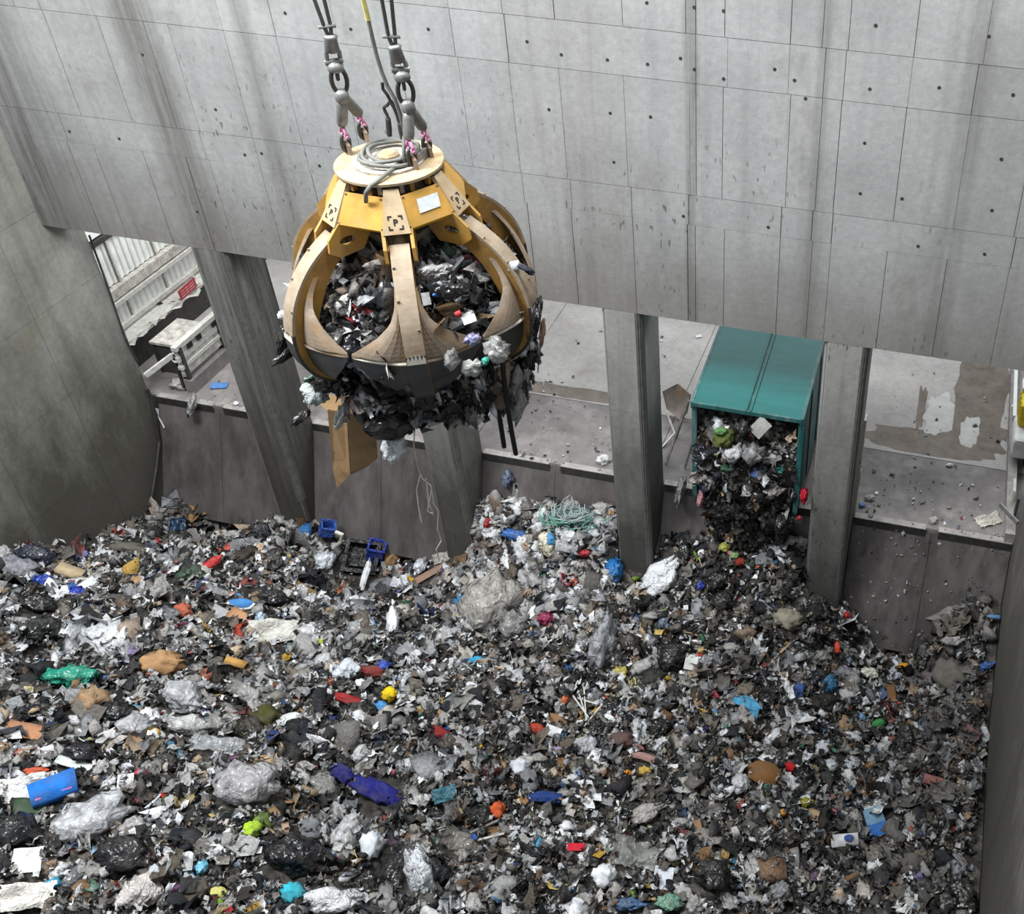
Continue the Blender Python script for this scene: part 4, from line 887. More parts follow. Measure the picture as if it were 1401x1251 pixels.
def scatter(name, label, P, NR, S, C, kinds, probs, tilt, parent=None):
    V = []; Fs = []; Cs = []; base = 0; n = len(P)
    kk = RNG.choice(len(kinds), n, p=np.array(probs)/sum(probs)); Rm = batch_rot(NR, n, tilt)
    for ki, kind in enumerate(kinds):
        lib = LIB[kind]; which_ = RNG.integers(len(lib), size=n)
        for li, (v, f) in enumerate(lib):
            m = np.where((kk == ki) & (which_ == li))[0]
            if not len(m): continue
            asp = RNG.uniform(0.65, 1.2, (len(m), 1, 3))
            loc = v[None]*asp*S[m][:, None, None]
            w = np.einsum('mij,mkj->mki', Rm[m], loc)+P[m][:, None]
            V.append(w.reshape(-1, 3)); Fs.append((f[None]+(base+np.arange(len(m))*len(v))[:, None, None]).reshape(-1, 3)); base += len(m)*len(v)
            c = np.ones((len(m), len(v), 4)); c[..., :3] = C[m][:, None]*np.random.default_rng(li).uniform(0.72, 1.28, (1, len(v), 1)); c[..., 3] = RNG.choice([0.22, 0.32, 0.45, 0.8], len(m), p=[0.2, 0.3, 0.25, 0.25])[:, None]  # random vertex tone stands for print and painted crease shading
            two = RNG.random(len(m)) < 0.14; side = (v @ RNG.normal(0, 1, 3)) > 0.1
            alt = palette(W_GEN, len(m)); c[two[:, None] & side[None]] = np.concatenate([np.repeat(alt[two], side.sum(), 0), np.ones((two.sum()*side.sum(), 1))], 1)
            Cs.append(c.reshape(-1, 4))
    o = mk(name, fastmesh(name, np.concatenate(V), np.concatenate(Fs), np.concatenate(Cs)), 'scrap', parent)
    tag(o, label, 'rubbish', kind='stuff'); return o
EXCL = []; EXK = 1.0
def pile_points(n, x0=XL+0.22, x1=XR-0.22, y0=-15, y1=0.75):
    x = RNG.uniform(x0, x1, n); y = RNG.uniform(y0, y1, n)
    # keep denser near the far end, thinner outside the frame
    keep = np.ones(n, bool)
    for a, b in PIL: keep &= ~((x > a-0.05) & (x < b+0.05) & (y > -0.08))
    z = height(x, y); plate_y = 0.02+(z-2.0)/3.23*1.22
    keep &= (y < np.where(z > 2.0, plate_y-0.06, 0.15))
    ux = RC[2][0]*(x-CW.x)+RC[2][1]*(y-CW.y)+RC[2][2]*(z-CW.z)
    uu = PPX+F_PX*(RC[0][0]*(x-CW.x)+RC[0][1]*(y-CW.y)+RC[0][2]*(z-CW.z))/ux; vv = PPY+F_PX*(RC[1][0]*(x-CW.x)+RC[1][1]*(y-CW.y)+RC[1][2]*(z-CW.z))/ux
    inside = (uu > -120) & (uu < 1500) & (vv < 1370)
    keep &= inside | (RNG.random(n) < 0.25)
    for q, r_ in EXCL:
        rr_ = r_*EXK; keep &= ~((np.abs(x-q[0]) < rr_) & (np.abs(y-q[1]) < rr_) & (np.hypot(x-q[0], y-q[1]) < rr_))
    return x[keep], y[keep], z[keep]
def normals(x, y, e=0.35):
    nx_ = -(height(x+e, y)-height(x-e, y))/(2*e); ny_ = -(height(x, y+e)-height(x, y-e))/(2*e); v = np.stack([nx_, ny_, np.ones_like(nx_)], -1); return v/np.linalg.norm(v, axis=1)[:, None]
def pile_scatter(name, label, n, smin, smed, smax, kinds, probs, lift=0.15):
    x, y, z = pile_points(n); n = len(x)
    S = np.clip(smed*np.exp(RNG.normal(0, 0.45, n)), smin, smax)
    # coarser waste towards the camera-side left, finer towards the right and under the truck
    S *= np.clip(1.12-(x+20)/24*0.35, 0.72, 1.15)
    ok = np.ones(n, bool)
    for q, r_ in EXCL: ok &= ~((np.abs(x-q[0]) < r_+0.4) & (np.hypot(x-q[0], y-q[1]) < r_*EXK+(0.22 if EXK > 0.9 else 0.0)*S))
    x, y, z, S = x[ok], y[ok], z[ok], S[ok]; n = len(x)
    reg = [region(a, b) for a, b in zip(x, y)]; C = np.empty((n, 3))
    reg = np.array(reg)
    for r in sorted(set(reg)): m = reg == r; C[m] = palette(RW[r], m.sum())
    NR = normals(x, y); P = np.stack([x, y, z], -1)+NR*(RNG.uniform(-0.05, lift, n)+S*0.15)[:, None]
    return scatter(name, label, P, NR, S, C, kinds, probs, np.full(n, 0.55))
# ------------------------------------------------------------------ shared meshes for single things
def np_mesh(name, vf, mat, smooth=False):
    me = fastmesh(name, vf[0], vf[1])
    if smooth: me.polygons.foreach_set('use_smooth', [True]*len(me.polygons))
    me.materials.append(MT[mat]); return me
def folds(vf, seed, amp=0.10, f=4.5):
    v, f_ = vf; o = [Vector(p)*(1+amp*(-abs(mnoise.noise(Vector(p)*f+Vector((seed, 2, 5))))*2+0.4)) for p in v]; return np.array(o), f_
ME = {}
ME['bag'] = [np_mesh('plastic_bag', folds(bag(s+100, 3, 0.0 if s % 3 else 0.35, 0.62, 0.8, 1.6), s, 0.18, 4), 'plastic') for s in range(10)]
ME['gbag'] = [np_mesh('rubbish_bag', folds(bag(s+140, 3, 0.3 if s % 3 == 0 else 0, 0.6, 0.85, 1.5), s, 0.22, 3.6), 'gloss') for s in range(8)]
ME['film'] = [np_mesh('film_bag', folds(bag(s+170, 3, 0.0 if s % 3 else 0.25, 0.6, 0.75, 1.5), s, 0.2, 4), 'film') for s in range(6)]
ME['cloth'] = [np_mesh('cloth_rag', folds(bag(s+200, 3, 0, 0.38, 0.7, 1.5), s, 0.2, 3.5), 'matte', True) for s in range(8)]
ME['sheet'] = [np_mesh('plastic_sheet', sheet(s+230, 12, 1, 0.8, 0.42, 0.16, 0.1*(s % 3)), 'plastic') for s in range(10)]
ME['filmsheet'] = [np_mesh('film_sheet', sheet(s+260, 12, 1, 0.8, 0.4, 0.2, 0.12*(s % 3)), 'film') for s in range(5)]
ME['paper'] = [np_mesh('paper_sheet', sheet(s+280, 4, 1, 0.78, 0.10, 0.05, 0.1*(s % 3)), 'matte') for s in range(8)]
ME['crump'] = [np_mesh('crumpled_paper', folds(bag(s+300, 3, 0, 0.75, 0.7, 2.6), s, 0.22, 6), 'matte') for s in range(6)]
def thick_sheet(seed, ax, ay, t=0.05):
    v, f = sheet(seed, 4, ax, ay, 0.08, 0.12); n = len(v)
    V = np.concatenate([v, v-np.array([0, 0, t])]); E = 5; b = [i*E for i in range(E)]+[4*E+j for j in range(1, E)]+[i*E+4 for i in range(3, -1, -1)]+[j for j in range(3, 0, -1)]
    side = [t_ for a, c in zip(b, b[1:]+b[:1]) for t_ in ((a, c, c+n), (a, c+n, a+n))]
    return V, np.concatenate([f, f[:, ::-1]+n, np.array(side)])
ME['card'] = [np_mesh('cardboard_piece', thick_sheet(s+320, 1, 0.6+0.08*s), 'matte') for s in range(6)]
ME['box'] = [np_mesh('carton', carton(s+5), 'matte') for s in range(5)]
ME['stick'] = [np_mesh('stick', (np.array([(x, y*0.05+0.03*math.sin(x*2+s), z*0.04) for x in (-1, -0.3, 0.3, 1) for y, z in ((-1, -1), (1, -1), (1, 1), (-1, 1))]),
                np.array([t for i in range(3) for k in range(4) for t in ((i*4+k, i*4+(k+1) % 4, i*4+4+(k+1) % 4), (i*4+k, i*4+4+(k+1) % 4, i*4+4+k))]+[(0, 2, 1), (0, 3, 2), (12, 13, 14), (12, 14, 15)])), 'matte') for s in range(3)]
ME['bottle'] = [np_mesh('plastic_bottle', bottle(14), 'film', True)]; ME['bottlesolid'] = [np_mesh('plastic_bottle', bottle(14), 'plastic', True)]
capm = MB().lathe([(0.0, 0.86), (0.16, 0.86), (0.16, 1.06), (0.14, 1.08), (0, 1.08)], 10, rot=Matrix.Rotation(R_(90), 3, 'Y')).mesh('cap'); capm.materials.append(MT['plastic'])
def disc(n=24):
    vs = [(0, 0, 0.06), (0, 0, -0.06)]+[(math.cos(2*math.pi*k/n)*(1+0.08*math.sin(k*1.9)), math.sin(2*math.pi*k/n)*0.85, s*0.05+0.06*math.sin(k*0.8)) for s in (1, -1) for k in range(n)]
    fs = []
    for k in range(n): a, b = 2+k, 2+(k+1) % n; c, d = a+n, b+n; fs += [(0, a, b), (1, d, c), (a, c, d), (a, d, b)]
    return np.array(vs), np.array(fs)
ME['disc'] = [np_mesh('disc', disc(), 'matte')]
starv = [(-1, 0.05), (0.15, 0.65), (0.55, 0.9), (0.9, 0.0), (0.45, 0.05), (0.05, -0.9), (-0.12, -0.05)]
sv = np.array([(x, y, t) for t in (0.02, -0.02) for x, y in starv]); sf = np.array([(0, 6, 1), (1, 6, 4), (1, 4, 2), (2, 4, 3), (6, 5, 4)]); n7 = 7
ME['star'] = [np_mesh('torn_card', (sv, np.concatenate([sf, sf[:, ::-1]+n7, np.array([t for i in range(7) for t in ((i, (i+1) % 7, (i+1) % 7+n7), (i, (i+1) % 7+n7, i+n7))])])), 'matte')]
CAMR, CAMU = Vector(RC[0]), -Vector(RC[1])
def frame(p, n, rot, face=0.5):
    view = (CW-p).normalized(); z = (n*(1-face)+view*face).normalized()
    x = CAMR*math.cos(R_(rot))+CAMU*math.sin(R_(rot)); x = (x-z*x.dot(z)).normalized(); return Matrix((x, z.cross(x), z)).transposed(), z.dot(view)
def put(name, me, p, Rm, sc, col):
    o = bpy.data.objects.new(name, me); COL.objects.link(o); o.color = (*col, 1)
    o.matrix_world = Matrix.Translation(p) @ Rm.to_4x4() @ Matrix.Diagonal((*sc, 1)); return o
def item(kind, name, u, v, w, h, rot, rgb, label, cat, face=0.5, lift=0.35, p=None, n=None, var=None, excl=True):
    if p is None: p = onpile(u, v); n = pnormal(p.x, p.y)
    elif n is None: n = Vector((0, -0.7, 0.7))
    if 55 <= rot <= 115 and h > w: rot -= 90
    m = depth(p)/F_PX; me = ME[kind][(var if var is not None else int(u*7+v*3)) % len(ME[kind])]
    Rm, cs = frame(p, n, rot, face); sx = w*m/2; sy = h*m/2
    flat = kind in ('sheet', 'paper', 'card', 'filmsheet', 'disc', 'star', 'stick')
    if flat: sy = sy/max(cs, 0.5); sz = min(sx, sy)
    else: sz = sy*1.25
    if kind == 'stick': sy = sz = max(sx*0.9, h*m*8)
    if kind in ('bottle', 'bottlesolid'): sy = sz = h*m/2/0.32
    if kind == 'box': sy *= 1.1; sz = sx*0.8
    o = put(name, me, p+n*((0.15 if excl and lift else 0)+lift*min(sx, sy)*(0.35 if flat else 1.0)), Rm, (sx, sy, sz), s2l(rgb))
    if label: tag(o, label, cat)
    if excl: EXCL.append(((p.x, p.y), 0.92*max(min(sx, 0.9), 0.7*min(sy, 0.9))+0.04))
    return o
# ------------------------------------------------------------------ things one can point to in the heap
BLK = (26, 26, 28); WHT = (232, 235, 238); GRY = (160, 160, 160)
L = [
('bag', 'plastic_sack', 912, 792, 66, 40, 48, (238, 242, 246), 'white plastic sack leaning at the foot of the third pillar', 'sack'),
('gbag', 'plastic_bag', 101, 939, 68, 36, 15, (40, 150, 125), 'bright teal green tied bag near the left edge', 'bag'),
('gbag', 'plastic_bag', 237, 733, 28, 36, 80, (36, 62, 88), 'dark blue bag on the grey heap in the left corner', 'bag'),
('bottlesolid', 'detergent_bottle', 291, 781, 34, 13, 50, (190, 40, 40), 'red bottle lying tilted below the first bay', 'bottle'),
('box', 'carton', 98, 797, 40, 24, -8, (178, 160, 130), 'tan cardboard box lid beside two blue bags, left side', 'box'),
('gbag', 'plastic_bag', 60, 806, 32, 18, -10, (30, 60, 150), 'royal blue bag left of the tan box lid', 'bag'),
('gbag', 'plastic_bag', 107, 822, 22, 18, 20, (35, 60, 170), 'small royal blue bag just below the tan box lid', 'bag'),
('paper', 'flat_square', 303, 851, 34, 25, -20, (176, 178, 180), 'square grey panel lying flat left of a tan panel', 'panel'),
('card', 'tan_offcut', 325, 849, 24, 18, -30, (184, 140, 104), 'small tan panel touching the grey square panel', 'panel'),
('disc', 'tub_lid', 330, 833, 30, 15, 8, (70, 130, 190), 'blue and white oval tub lid above the grey panel', 'lid'),
('crump', 'kraft_paper', 222, 918, 58, 36, 5, (176, 138, 98), 'large crumpled brown kraft paper right of the teal bag', 'paper'),
('crump', 'kraft_paper', 122, 975, 44, 44, 30, (158, 130, 100), 'crumpled kraft paper below the teal bag', 'paper'),
('box', 'packet', 318, 916, 28, 14, -10, (196, 150, 84), 'orange tan packet right of the kraft paper', 'packet'),
('paper', 'white_card', 34, 1186, 34, 40, 8, (244, 244, 240), 'square white card standing up at the left edge', 'card', 0.9),
('box', 'blue_packet', 78, 1090, 52, 34, 30, (40, 120, 210), 'bright blue packet on white sheet, left foreground', 'packet'),
('sheet', 'white_film', 42, 1087, 66, 42, 20, (228, 228, 224), 'white printed sheet beneath the bright blue packet', 'sheet'),
('card', 'green_card', 45, 1110, 40, 22, 5, (64, 86, 64), 'dark green folded card below the bright blue packet', 'card'),
('star', 'torn_card', 215, 1124, 40, 30, 0, (246, 246, 246), 'white torn star-shaped card, left foreground', 'card', 0.85),
('film', 'clear_bag', 128, 1128, 96, 58, 28, (206, 208, 212), 'large clear wrinkled bag left of the star-shaped card', 'bag'),
('film', 'clear_bag', 335, 1085, 86, 62, 10, (190, 188, 190), 'large clear grey bag above the lime packet', 'bag'),
('crump', 'lime_packet', 344, 1146, 26, 24, 0, (176, 210, 60), 'lime green crumpled packet in the foreground', 'packet'),
('gbag', 'rubbish_bag', 403, 1186, 92, 58, -10, (26, 27, 32), 'large black rubbish bag in the foreground', 'bag'),
('gbag', 'rubbish_bag', 180, 1180, 74, 50, -12, (34, 34, 38), 'black rubbish bag below the large clear bag', 'bag'),
('gbag', 'rubbish_bag', 18, 1152, 64, 48, -8, (36, 38, 42), 'black rubbish bag behind the square white card', 'bag'),
('cloth', 'blue_cloth', 519, 1092, 88, 28, -26, (34, 36, 120), 'long dark blue cloth in the foreground middle', 'cloth'),
('cloth', 'blue_cloth', 466, 1066, 40, 24, -20, (32, 34, 104), 'smaller dark blue cloth above the long one', 'cloth'),
('crump', 'cyan_packet', 398, 1228, 36, 28, -20, (60, 180, 200), 'cyan crumpled packet at the bottom edge', 'packet'),
('bag', 'white_bag', 572, 1208, 34, 80, 34, (226, 230, 236), 'long white bag slanting at the bottom edge', 'bag'),
('filmsheet', 'black_film', 533, 1192, 34, 86, -15, (30, 30, 34), 'upright strip of black film in the foreground', 'film'),
('film', 'clear_bag', 475, 1160, 44, 62, 70, (214, 214, 216), 'clear bag beside the patterned white ball', 'bag'),
('crump', 'paper_ball', 508, 1170, 34, 40, 10, (226, 232, 238), 'white patterned paper ball in the foreground', 'paper'),
('bag', 'white_bag', 455, 1242, 84, 36, 5, (224, 224, 226), 'big white bag cut by the bottom edge', 'bag'),
('crump', 'yellow_wrapper', 535, 958, 20, 20, 20, (224, 190, 30), 'yellow wrapper in the middle of the pit', 'wrapper'),
('bag', 'blue_wrapper', 524, 975, 26, 16, -15, (70, 140, 200), 'light blue wrapper just below the yellow wrapper', 'wrapper'),
('cloth', 'red_cloth', 476, 966, 46, 14, -12, (150, 40, 44), 'red cloth strip left of the yellow wrapper', 'cloth'),
('cloth', 'red_cloth', 505, 928, 48, 16, 6, (120, 52, 48), 'brick red cloth above the yellow wrapper', 'cloth'),
('bag', 'white_bag', 475, 930, 34, 32, 40, (222, 228, 236), 'white bag touching the brick red cloth', 'bag'),
('paper', 'white_card', 622, 965, 22, 18, -4, (214, 220, 216), 'pale square card right of the yellow wrapper', 'card'),
('sheet', 'teal_cloth', 610, 1090, 32, 24, 20, (60, 110, 124), 'teal cloth scrap right of the long blue cloth', 'cloth'),
('cloth', 'dark_red_cloth', 602, 1014, 32, 18, -30, (132, 38, 42), 'dark red cloth in the middle of the pit', 'cloth'),
('crump', 'orange_packet', 682, 1116, 22, 24, 30, (204, 92, 50), 'orange packet in the foreground middle', 'packet'),
('film', 'clear_bag', 832, 888, 38, 82, 80, (176, 178, 184), 'tall clear grey bag in front of the third pillar', 'bag'),
('gbag', 'rubbish_bag', 927, 902, 46, 40, 20, (36, 36, 40), 'black bag with a white tag below the white sack', 'bag'),
('paper', 'white_tag', 950, 909, 20, 26, -12, (226, 230, 226), 'white paper tag lying on the black bag', 'paper', 0.8),
('film', 'film_bag', 680, 838, 82, 92, 60, (176, 172, 166), 'big grey film bag at the foot of the white heap', 'bag'),
('film', 'film_bag', 706, 866, 46, 40, 30, (150, 150, 148), 'smaller grey film bag below the big film bag', 'bag'),
('bag', 'blue_bag', 838, 776, 24, 34, 100, (40, 120, 190), 'blue bag wedged beside the third pillar', 'bag'),
('bag', 'magenta_bag', 750, 848, 24, 20, -10, (150, 40, 84), 'magenta bag below the white heap', 'bag'),
('box', 'bread_loaf', 736, 870, 22, 15, -15, (206, 172, 118), 'pale tan loaf-shaped packet below the magenta bag', 'packet'),
('bag', 'blue_toy', 726, 884, 14, 20, 90, (36, 100, 180), 'small bright blue lump under the tan packet', 'toy'),
('bag', 'printed_bag', 755, 746, 28, 36, 110, (218, 212, 190), 'cream and blue printed bag on the white heap', 'bag'),
('bag', 'red_wrapper', 801, 757, 20, 10, 5, (206, 60, 70), 'red wrapper on the right of the white heap', 'wrapper'),
('bag', 'red_wrapper', 674, 716, 12, 16, 70, (170, 50, 56), 'dark red wrapper on the left of the white heap', 'wrapper'),
('crump', 'orange_scrap', 800, 742, 10, 8, 0, (214, 120, 70), 'small orange scrap above the red wrapper', 'scrap'),
('bag', 'blue_bag', 707, 733, 36, 16, -10, (60, 110, 180), 'light blue bag across the white heap', 'bag'),
('bag', 'blue_bag', 640, 832, 26, 24, -30, (60, 130, 180), 'blue bag left of the big film bag', 'bag'),
('disc', 'cardboard_disc', 1042, 1066, 46, 36, -8, (130, 92, 52), 'brown cardboard disc in the right middle', 'cardboard'),
('bag', 'white_bag', 1010, 1078, 24, 28, 60, (206, 208, 212), 'white bag left of the brown cardboard disc', 'bag'),
('paper', 'printed_paper', 922, 1060, 18, 15, 4, (232, 232, 232), 'small white printed paper in the middle right', 'paper', 0.8),
('paper', 'white_paper', 905, 1206, 26, 36, -6, (222, 228, 238), 'upright white paper in the right foreground', 'paper', 0.8),
('crump', 'white_bag', 826, 1204, 36, 32, 10, (232, 234, 238), 'white crumpled bag left of the upright paper', 'bag'),
('paper', 'red_card', 786, 1166, 24, 12, 2, (206, 34, 56), 'bright red card in the right foreground', 'card', 0.8),
('cloth', 'blue_cloth', 744, 1100, 52, 18, 5, (34, 62, 124), 'navy blue cloth in the middle foreground', 'cloth'),
('filmsheet', 'grey_film', 866, 1178, 66, 46, -8, (138, 140, 136), 'grey film sheet above the upright paper', 'film'),
('box', 'plastic_tray', 1200, 1131, 26, 56, 22, (120, 160, 190), 'clear and blue food tray in the right foreground', 'tray'),
('box', 'white_box', 1154, 1158, 34, 24, 5, (214, 214, 216), 'white box with blue oval beside the food tray', 'box'),
('crump', 'red_wrapper', 1083, 1056, 20, 14, -20, (190, 24, 36), 'bright red wrapper right of the cardboard disc', 'wrapper'),
('bag', 'blue_bag', 1135, 944, 22, 28, 80, (44, 110, 150), 'blue bag below the fourth pillar', 'bag'),
('bottlesolid', 'red_bottle', 1139, 885, 18, 8, 88, (206, 62, 30), 'small red bottle standing below the fourth pillar', 'bottle'),
('card', 'brown_board', 1218, 955, 12, 26, 2, (128, 92, 58), 'brown board standing upright near the right chute', 'board', 0.9),
('bag', 'white_bag', 1185, 930, 26, 16, -15, (220, 218, 200), 'cream white bag near the foot of the right chute', 'bag'),
('bag', 'white_bag', 1220, 934, 20, 22, 40, (206, 212, 226), 'bluish white bag above the upright brown board', 'bag'),
('box', 'orange_cup', 1239, 913, 11, 9, 0, (226, 160, 30), 'orange cup at the foot of the right chute', 'cup'),
('paper', 'white_scrap', 1224, 908, 12, 20, 20, (214, 220, 226), 'white triangular scrap left of the orange cup', 'scrap', 0.9),
('gbag', 'rubbish_bag', 1236, 1018, 30, 44, 80, (52, 50, 52), 'shiny black tied bag near the right wall', 'bag'),
('paper', 'white_scrap', 1252, 998, 24, 10, -20, (196, 214, 216), 'white bent paper above the shiny black bag', 'paper'),
('crump', 'green_wrapper', 1206, 994, 20, 12, 10, (66, 140, 80), 'green wrapper left of the shiny black bag', 'wrapper'),
('box', 'blue_packet', 1356, 847, 18, 9, -4, (90, 140, 190), 'light blue packet on the right corner heap', 'packet'),
('bag', 'blue_bag', 1352, 914, 24, 12, 20, (50, 90, 150), 'blue bag on the right corner heap by the wall', 'bag'),
('crump', 'white_paper', 1158, 1067, 20, 20, 0, (222, 224, 222), 'crumpled white paper right of the red wrapper', 'paper'),
('crump', 'white_paper', 1131, 1049, 22, 18, 10, (206, 214, 218), 'crumpled bluish paper above the red wrapper', 'paper'),
('box', 'pink_box', 1280, 1074, 24, 18, -20, (150, 100, 96), 'faded pink box near the right wall', 'box'),
('box', 'white_packet', 1277, 1104, 17, 14, -20, (206, 210, 210), 'white packet just below the faded pink box', 'packet'),
('bag', 'round_yellow_lid', 1100, 1103, 17, 14, 10, (150, 146, 40), 'olive yellow lid in the right foreground', 'lid'),
('crump', 'orange_scrap', 1070, 1115, 11, 9, 10, (226, 160, 70), 'small orange scrap left of the olive lid', 'scrap'),
('crump', 'white_bag', 712, 1062, 30, 26, 20, (216, 220, 226), 'white bag in the middle of the pit', 'bag'),
('paper', 'white_paper', 753, 1008, 22, 18, -20, (222, 224, 226), 'white paper beside a brown cardboard flap', 'paper'),
('card', 'cardboard_flap', 756, 990, 36, 22, -8, (150, 116, 84), 'brown cardboard flap above the white paper', 'cardboard'),
('crump', 'red_scrap', 730, 1007, 26, 16, -20, (170, 62, 44), 'red orange scrap left of the white paper', 'scrap'),
('bag', 'grey_bag', 806, 1031, 32, 30, -30, (180, 182, 186), 'pale grey bag in the middle right', 'bag'),
('sheet', 'white_sheet', 380, 872, 78, 36, 12, (206, 204, 196), 'large off-white plastic sheet below the first pillar', 'sheet'),
('cloth', 'white_cloth', 534, 862, 18, 50, 12, (236, 238, 240), 'white cloth strip below the second bay', 'cloth'),
('gbag', 'rubbish_bag', 568, 868, 30, 34, 40, (24, 24, 26), 'black bag right of the white cloth strip', 'bag'),
('card', 'cardboard_flap', 42, 1008, 58, 30, -8, (178, 130, 98), 'triangular brown cardboard flap at the left edge', 'cardboard'),
('film', 'clear_bag', 180, 1006, 46, 40, 20, (206, 208, 212), 'clear bag with red and yellow wrappers beside it', 'bag'),
('crump', 'red_wrapper', 180, 1024, 20, 12, -10, (196, 50, 56), 'red wrapper at the clear bag, left side', 'wrapper'),
('crump', 'yellow_wrapper', 208, 1013, 16, 13, 10, (226, 176, 40), 'yellow wrapper right of the clear bag', 'wrapper'),
('film', 'clear_bag', 246, 966, 58, 46, -20, (200, 202, 206), 'clear bag below the crumpled kraft paper', 'bag'),
('film', 'clear_bag', 258, 1004, 60, 30, 10, (204, 204, 204), 'wide clear bag right of the yellow wrapper', 'bag'),
('filmsheet', 'grey_film', 305, 1030, 84, 24, 4, (160, 164, 168), 'pale grey film sheet above the large clear bag', 'film'),
('card', 'white_tray', 102, 1052, 46, 18, -12, (222, 230, 222), 'white curved tray right of the left cardboard flap', 'tray'),
('gbag', 'rubbish_bag', 112, 1040, 46, 26, -10, (34, 34, 42), 'black bag behind the white curved tray', 'bag'),
('gbag', 'rubbish_bag', 155, 990, 54, 34, 20, (30, 30, 32), 'black bag between kraft paper and clear bag', 'bag'),
('bag', 'cyan_wrapper', 181, 982, 22, 15, 40, (60, 160, 200), 'light cyan wrapper on a black bag, left side', 'wrapper'),
('cloth', 'moss_clump', 362, 998, 38, 42, 60, (70, 70, 34), 'mossy green clump in the middle left', 'garden waste'),
('disc', 'oval_dish', 397, 994, 30, 20, 30, (216, 222, 220), 'pale oval dish right of the mossy clump', 'dish'),
('gbag', 'rubbish_bag', 990, 828, 38, 28, -20, (34, 34, 36), 'black bag under the truck beside the white sack', 'bag'),
('gbag', 'rubbish_bag', 982, 800, 34, 28, 30, (28, 32, 30), 'very dark green bag under the truck', 'bag'),
('bag', 'blue_bag', 962, 804, 10, 14, 80, (50, 70, 170), 'tiny blue bag right of the white sack', 'bag'),
('bag', 'yellow_bag', 994, 752, 16, 14, 10, (180, 180, 90), 'yellowish bag on the heap under the truck', 'bag'),
('crump', 'green_scrap', 1008, 762, 14, 13, 0, (140, 166, 110), 'pale green scrap on the heap under the truck', 'scrap'),
('crump', 'red_scrap', 1015, 772, 16, 12, 10, (130, 50, 36), 'brown red scrap below the pale green scrap', 'scrap'),
('cloth', 'white_bag', 1075, 850, 40, 30, 0, (150, 142, 128), 'dusty beige bag left of the fourth pillar foot', 'bag'),
('bag', 'white_bag', 195, 1230, 56, 48, 30, (206, 200, 196), 'clear white bag with blue scrap at the bottom edge', 'bag'),
('crump', 'blue_scrap', 190, 1216, 14, 13, 0, (40, 120, 200), 'bright blue scrap on the bottom edge bag', 'scrap'),
('sheet', 'white_sheet', 30, 1232, 70, 40, 10, (238, 234, 226), 'white sheet in the bottom left corner', 'sheet'),
('bag', 'cyan_cup', 270, 1194, 18, 20, 80, (120, 190, 220), 'pale cyan cup in the left foreground', 'cup'),
('box', 'cyan_packet', 67, 1216, 19, 18, 30, (40, 160, 200), 'square cyan packet near the bottom left corner', 'packet'),
('disc', 'round_yellow_lid', 297, 1229, 21, 16, 0, (206, 200, 120), 'round pale yellow lid at the bottom edge', 'lid'),
('bottle', 'plastic_bottle', 168, 1192, 38, 13, 35, (206, 206, 206), 'clear plastic bottle on the black bag, left foreground', 'bottle'),
('cloth', 'orange_cloth', 245, 845, 26, 22, -40, (176, 92, 70), 'orange red cloth above the off-white sheet', 'cloth'),
('crump', 'orange_packet', 55, 1063, 32, 12, 10, (220, 90, 50), 'orange red wrapper left of the white curved tray', 'wrapper'),
('gbag', 'rubbish_bag', 52, 838, 56, 26, 0, (24, 24, 28), 'black bag at the left below the blue bags', 'bag'),
('gbag', 'rubbish_bag', 55, 872, 44, 34, 20, (30, 36, 36), 'greenish black bag at the left edge', 'bag'),
('bag', 'green_bag', 260, 795, 36, 26, 20, (56, 76, 60), 'dark green bag left of the red bottle', 'bag'),
('cloth', 'grey_sheet', 180, 762, 66, 22, 5, (96, 92, 84), 'dusty grey sheet at the foot of the left wall', 'sheet'),
('gbag', 'rubbish_bag', 45, 770, 46, 28, 0, (44, 48, 62), 'dark blue grey bag at the foot of the left wall', 'bag'),
('film', 'film_bag', 20, 790, 60, 34, 0, (150, 152, 160), 'grey film bag at the left edge by the wall', 'bag'),
('card', 'cardboard_flap', 588, 792, 50, 14, 35, (150, 122, 104), 'brown cardboard flap at the foot of the second pillar', 'cardboard'),
('crump', 'kraft_paper', 540, 770, 24, 32, 70, (150, 118, 84), 'brown crumpled carton right of the blue bucket', 'cardboard'),
('bag', 'white_bag', 582, 780, 18, 22, 80, (214, 218, 226), 'white bag on the flap at the second pillar', 'bag'),
('gbag', 'rubbish_bag', 566, 788, 18, 26, 80, (36, 40, 56), 'dark bag left of the flap at the second pillar', 'bag'),
('card', 'tan_board', 415, 818, 34, 20, -30, (130, 100, 66), 'split tan board below the first pillar', 'board'),
('bag', 'white_bag', 440, 775, 26, 34, 60, (212, 216, 224), 'white bag left of the black crate', 'bag'),
('bag', 'orange_scrap', 462, 820, 12, 10, 0, (210, 110, 60), 'small orange scrap below the black crate', 'scrap'),
('card', 'lime_scrap', 435, 884, 16, 8, 10, (180, 196, 60), 'lime scrap right of the off-white sheet', 'scrap'),
('gbag', 'rubbish_bag', 372, 828, 40, 24, 5, (22, 22, 28), 'black bag above the off-white sheet', 'bag'),
('bag', 'clear_cup', 355, 852, 16, 18, 80, (170, 190, 206), 'pale blue cup left of the off-white sheet', 'cup'),
('bag', 'blue_scrap', 528, 918, 20, 14, 20, (50, 80, 180), 'royal blue scrap above the brick red cloth', 'scrap'),
('crump', 'cyan_scrap', 655, 912, 22, 12, 0, (60, 150, 190), 'cyan wrapper below the big film bag', 'wrapper'),
('bag', 'yellow_bag', 850, 926, 22, 18, 0, (190, 176, 90), 'yellow bag below the tall clear bag', 'bag'),
('gbag', 'rubbish_bag', 905, 1005, 34, 26, 10, (24, 24, 26), 'black bag in the middle right', 'bag'),
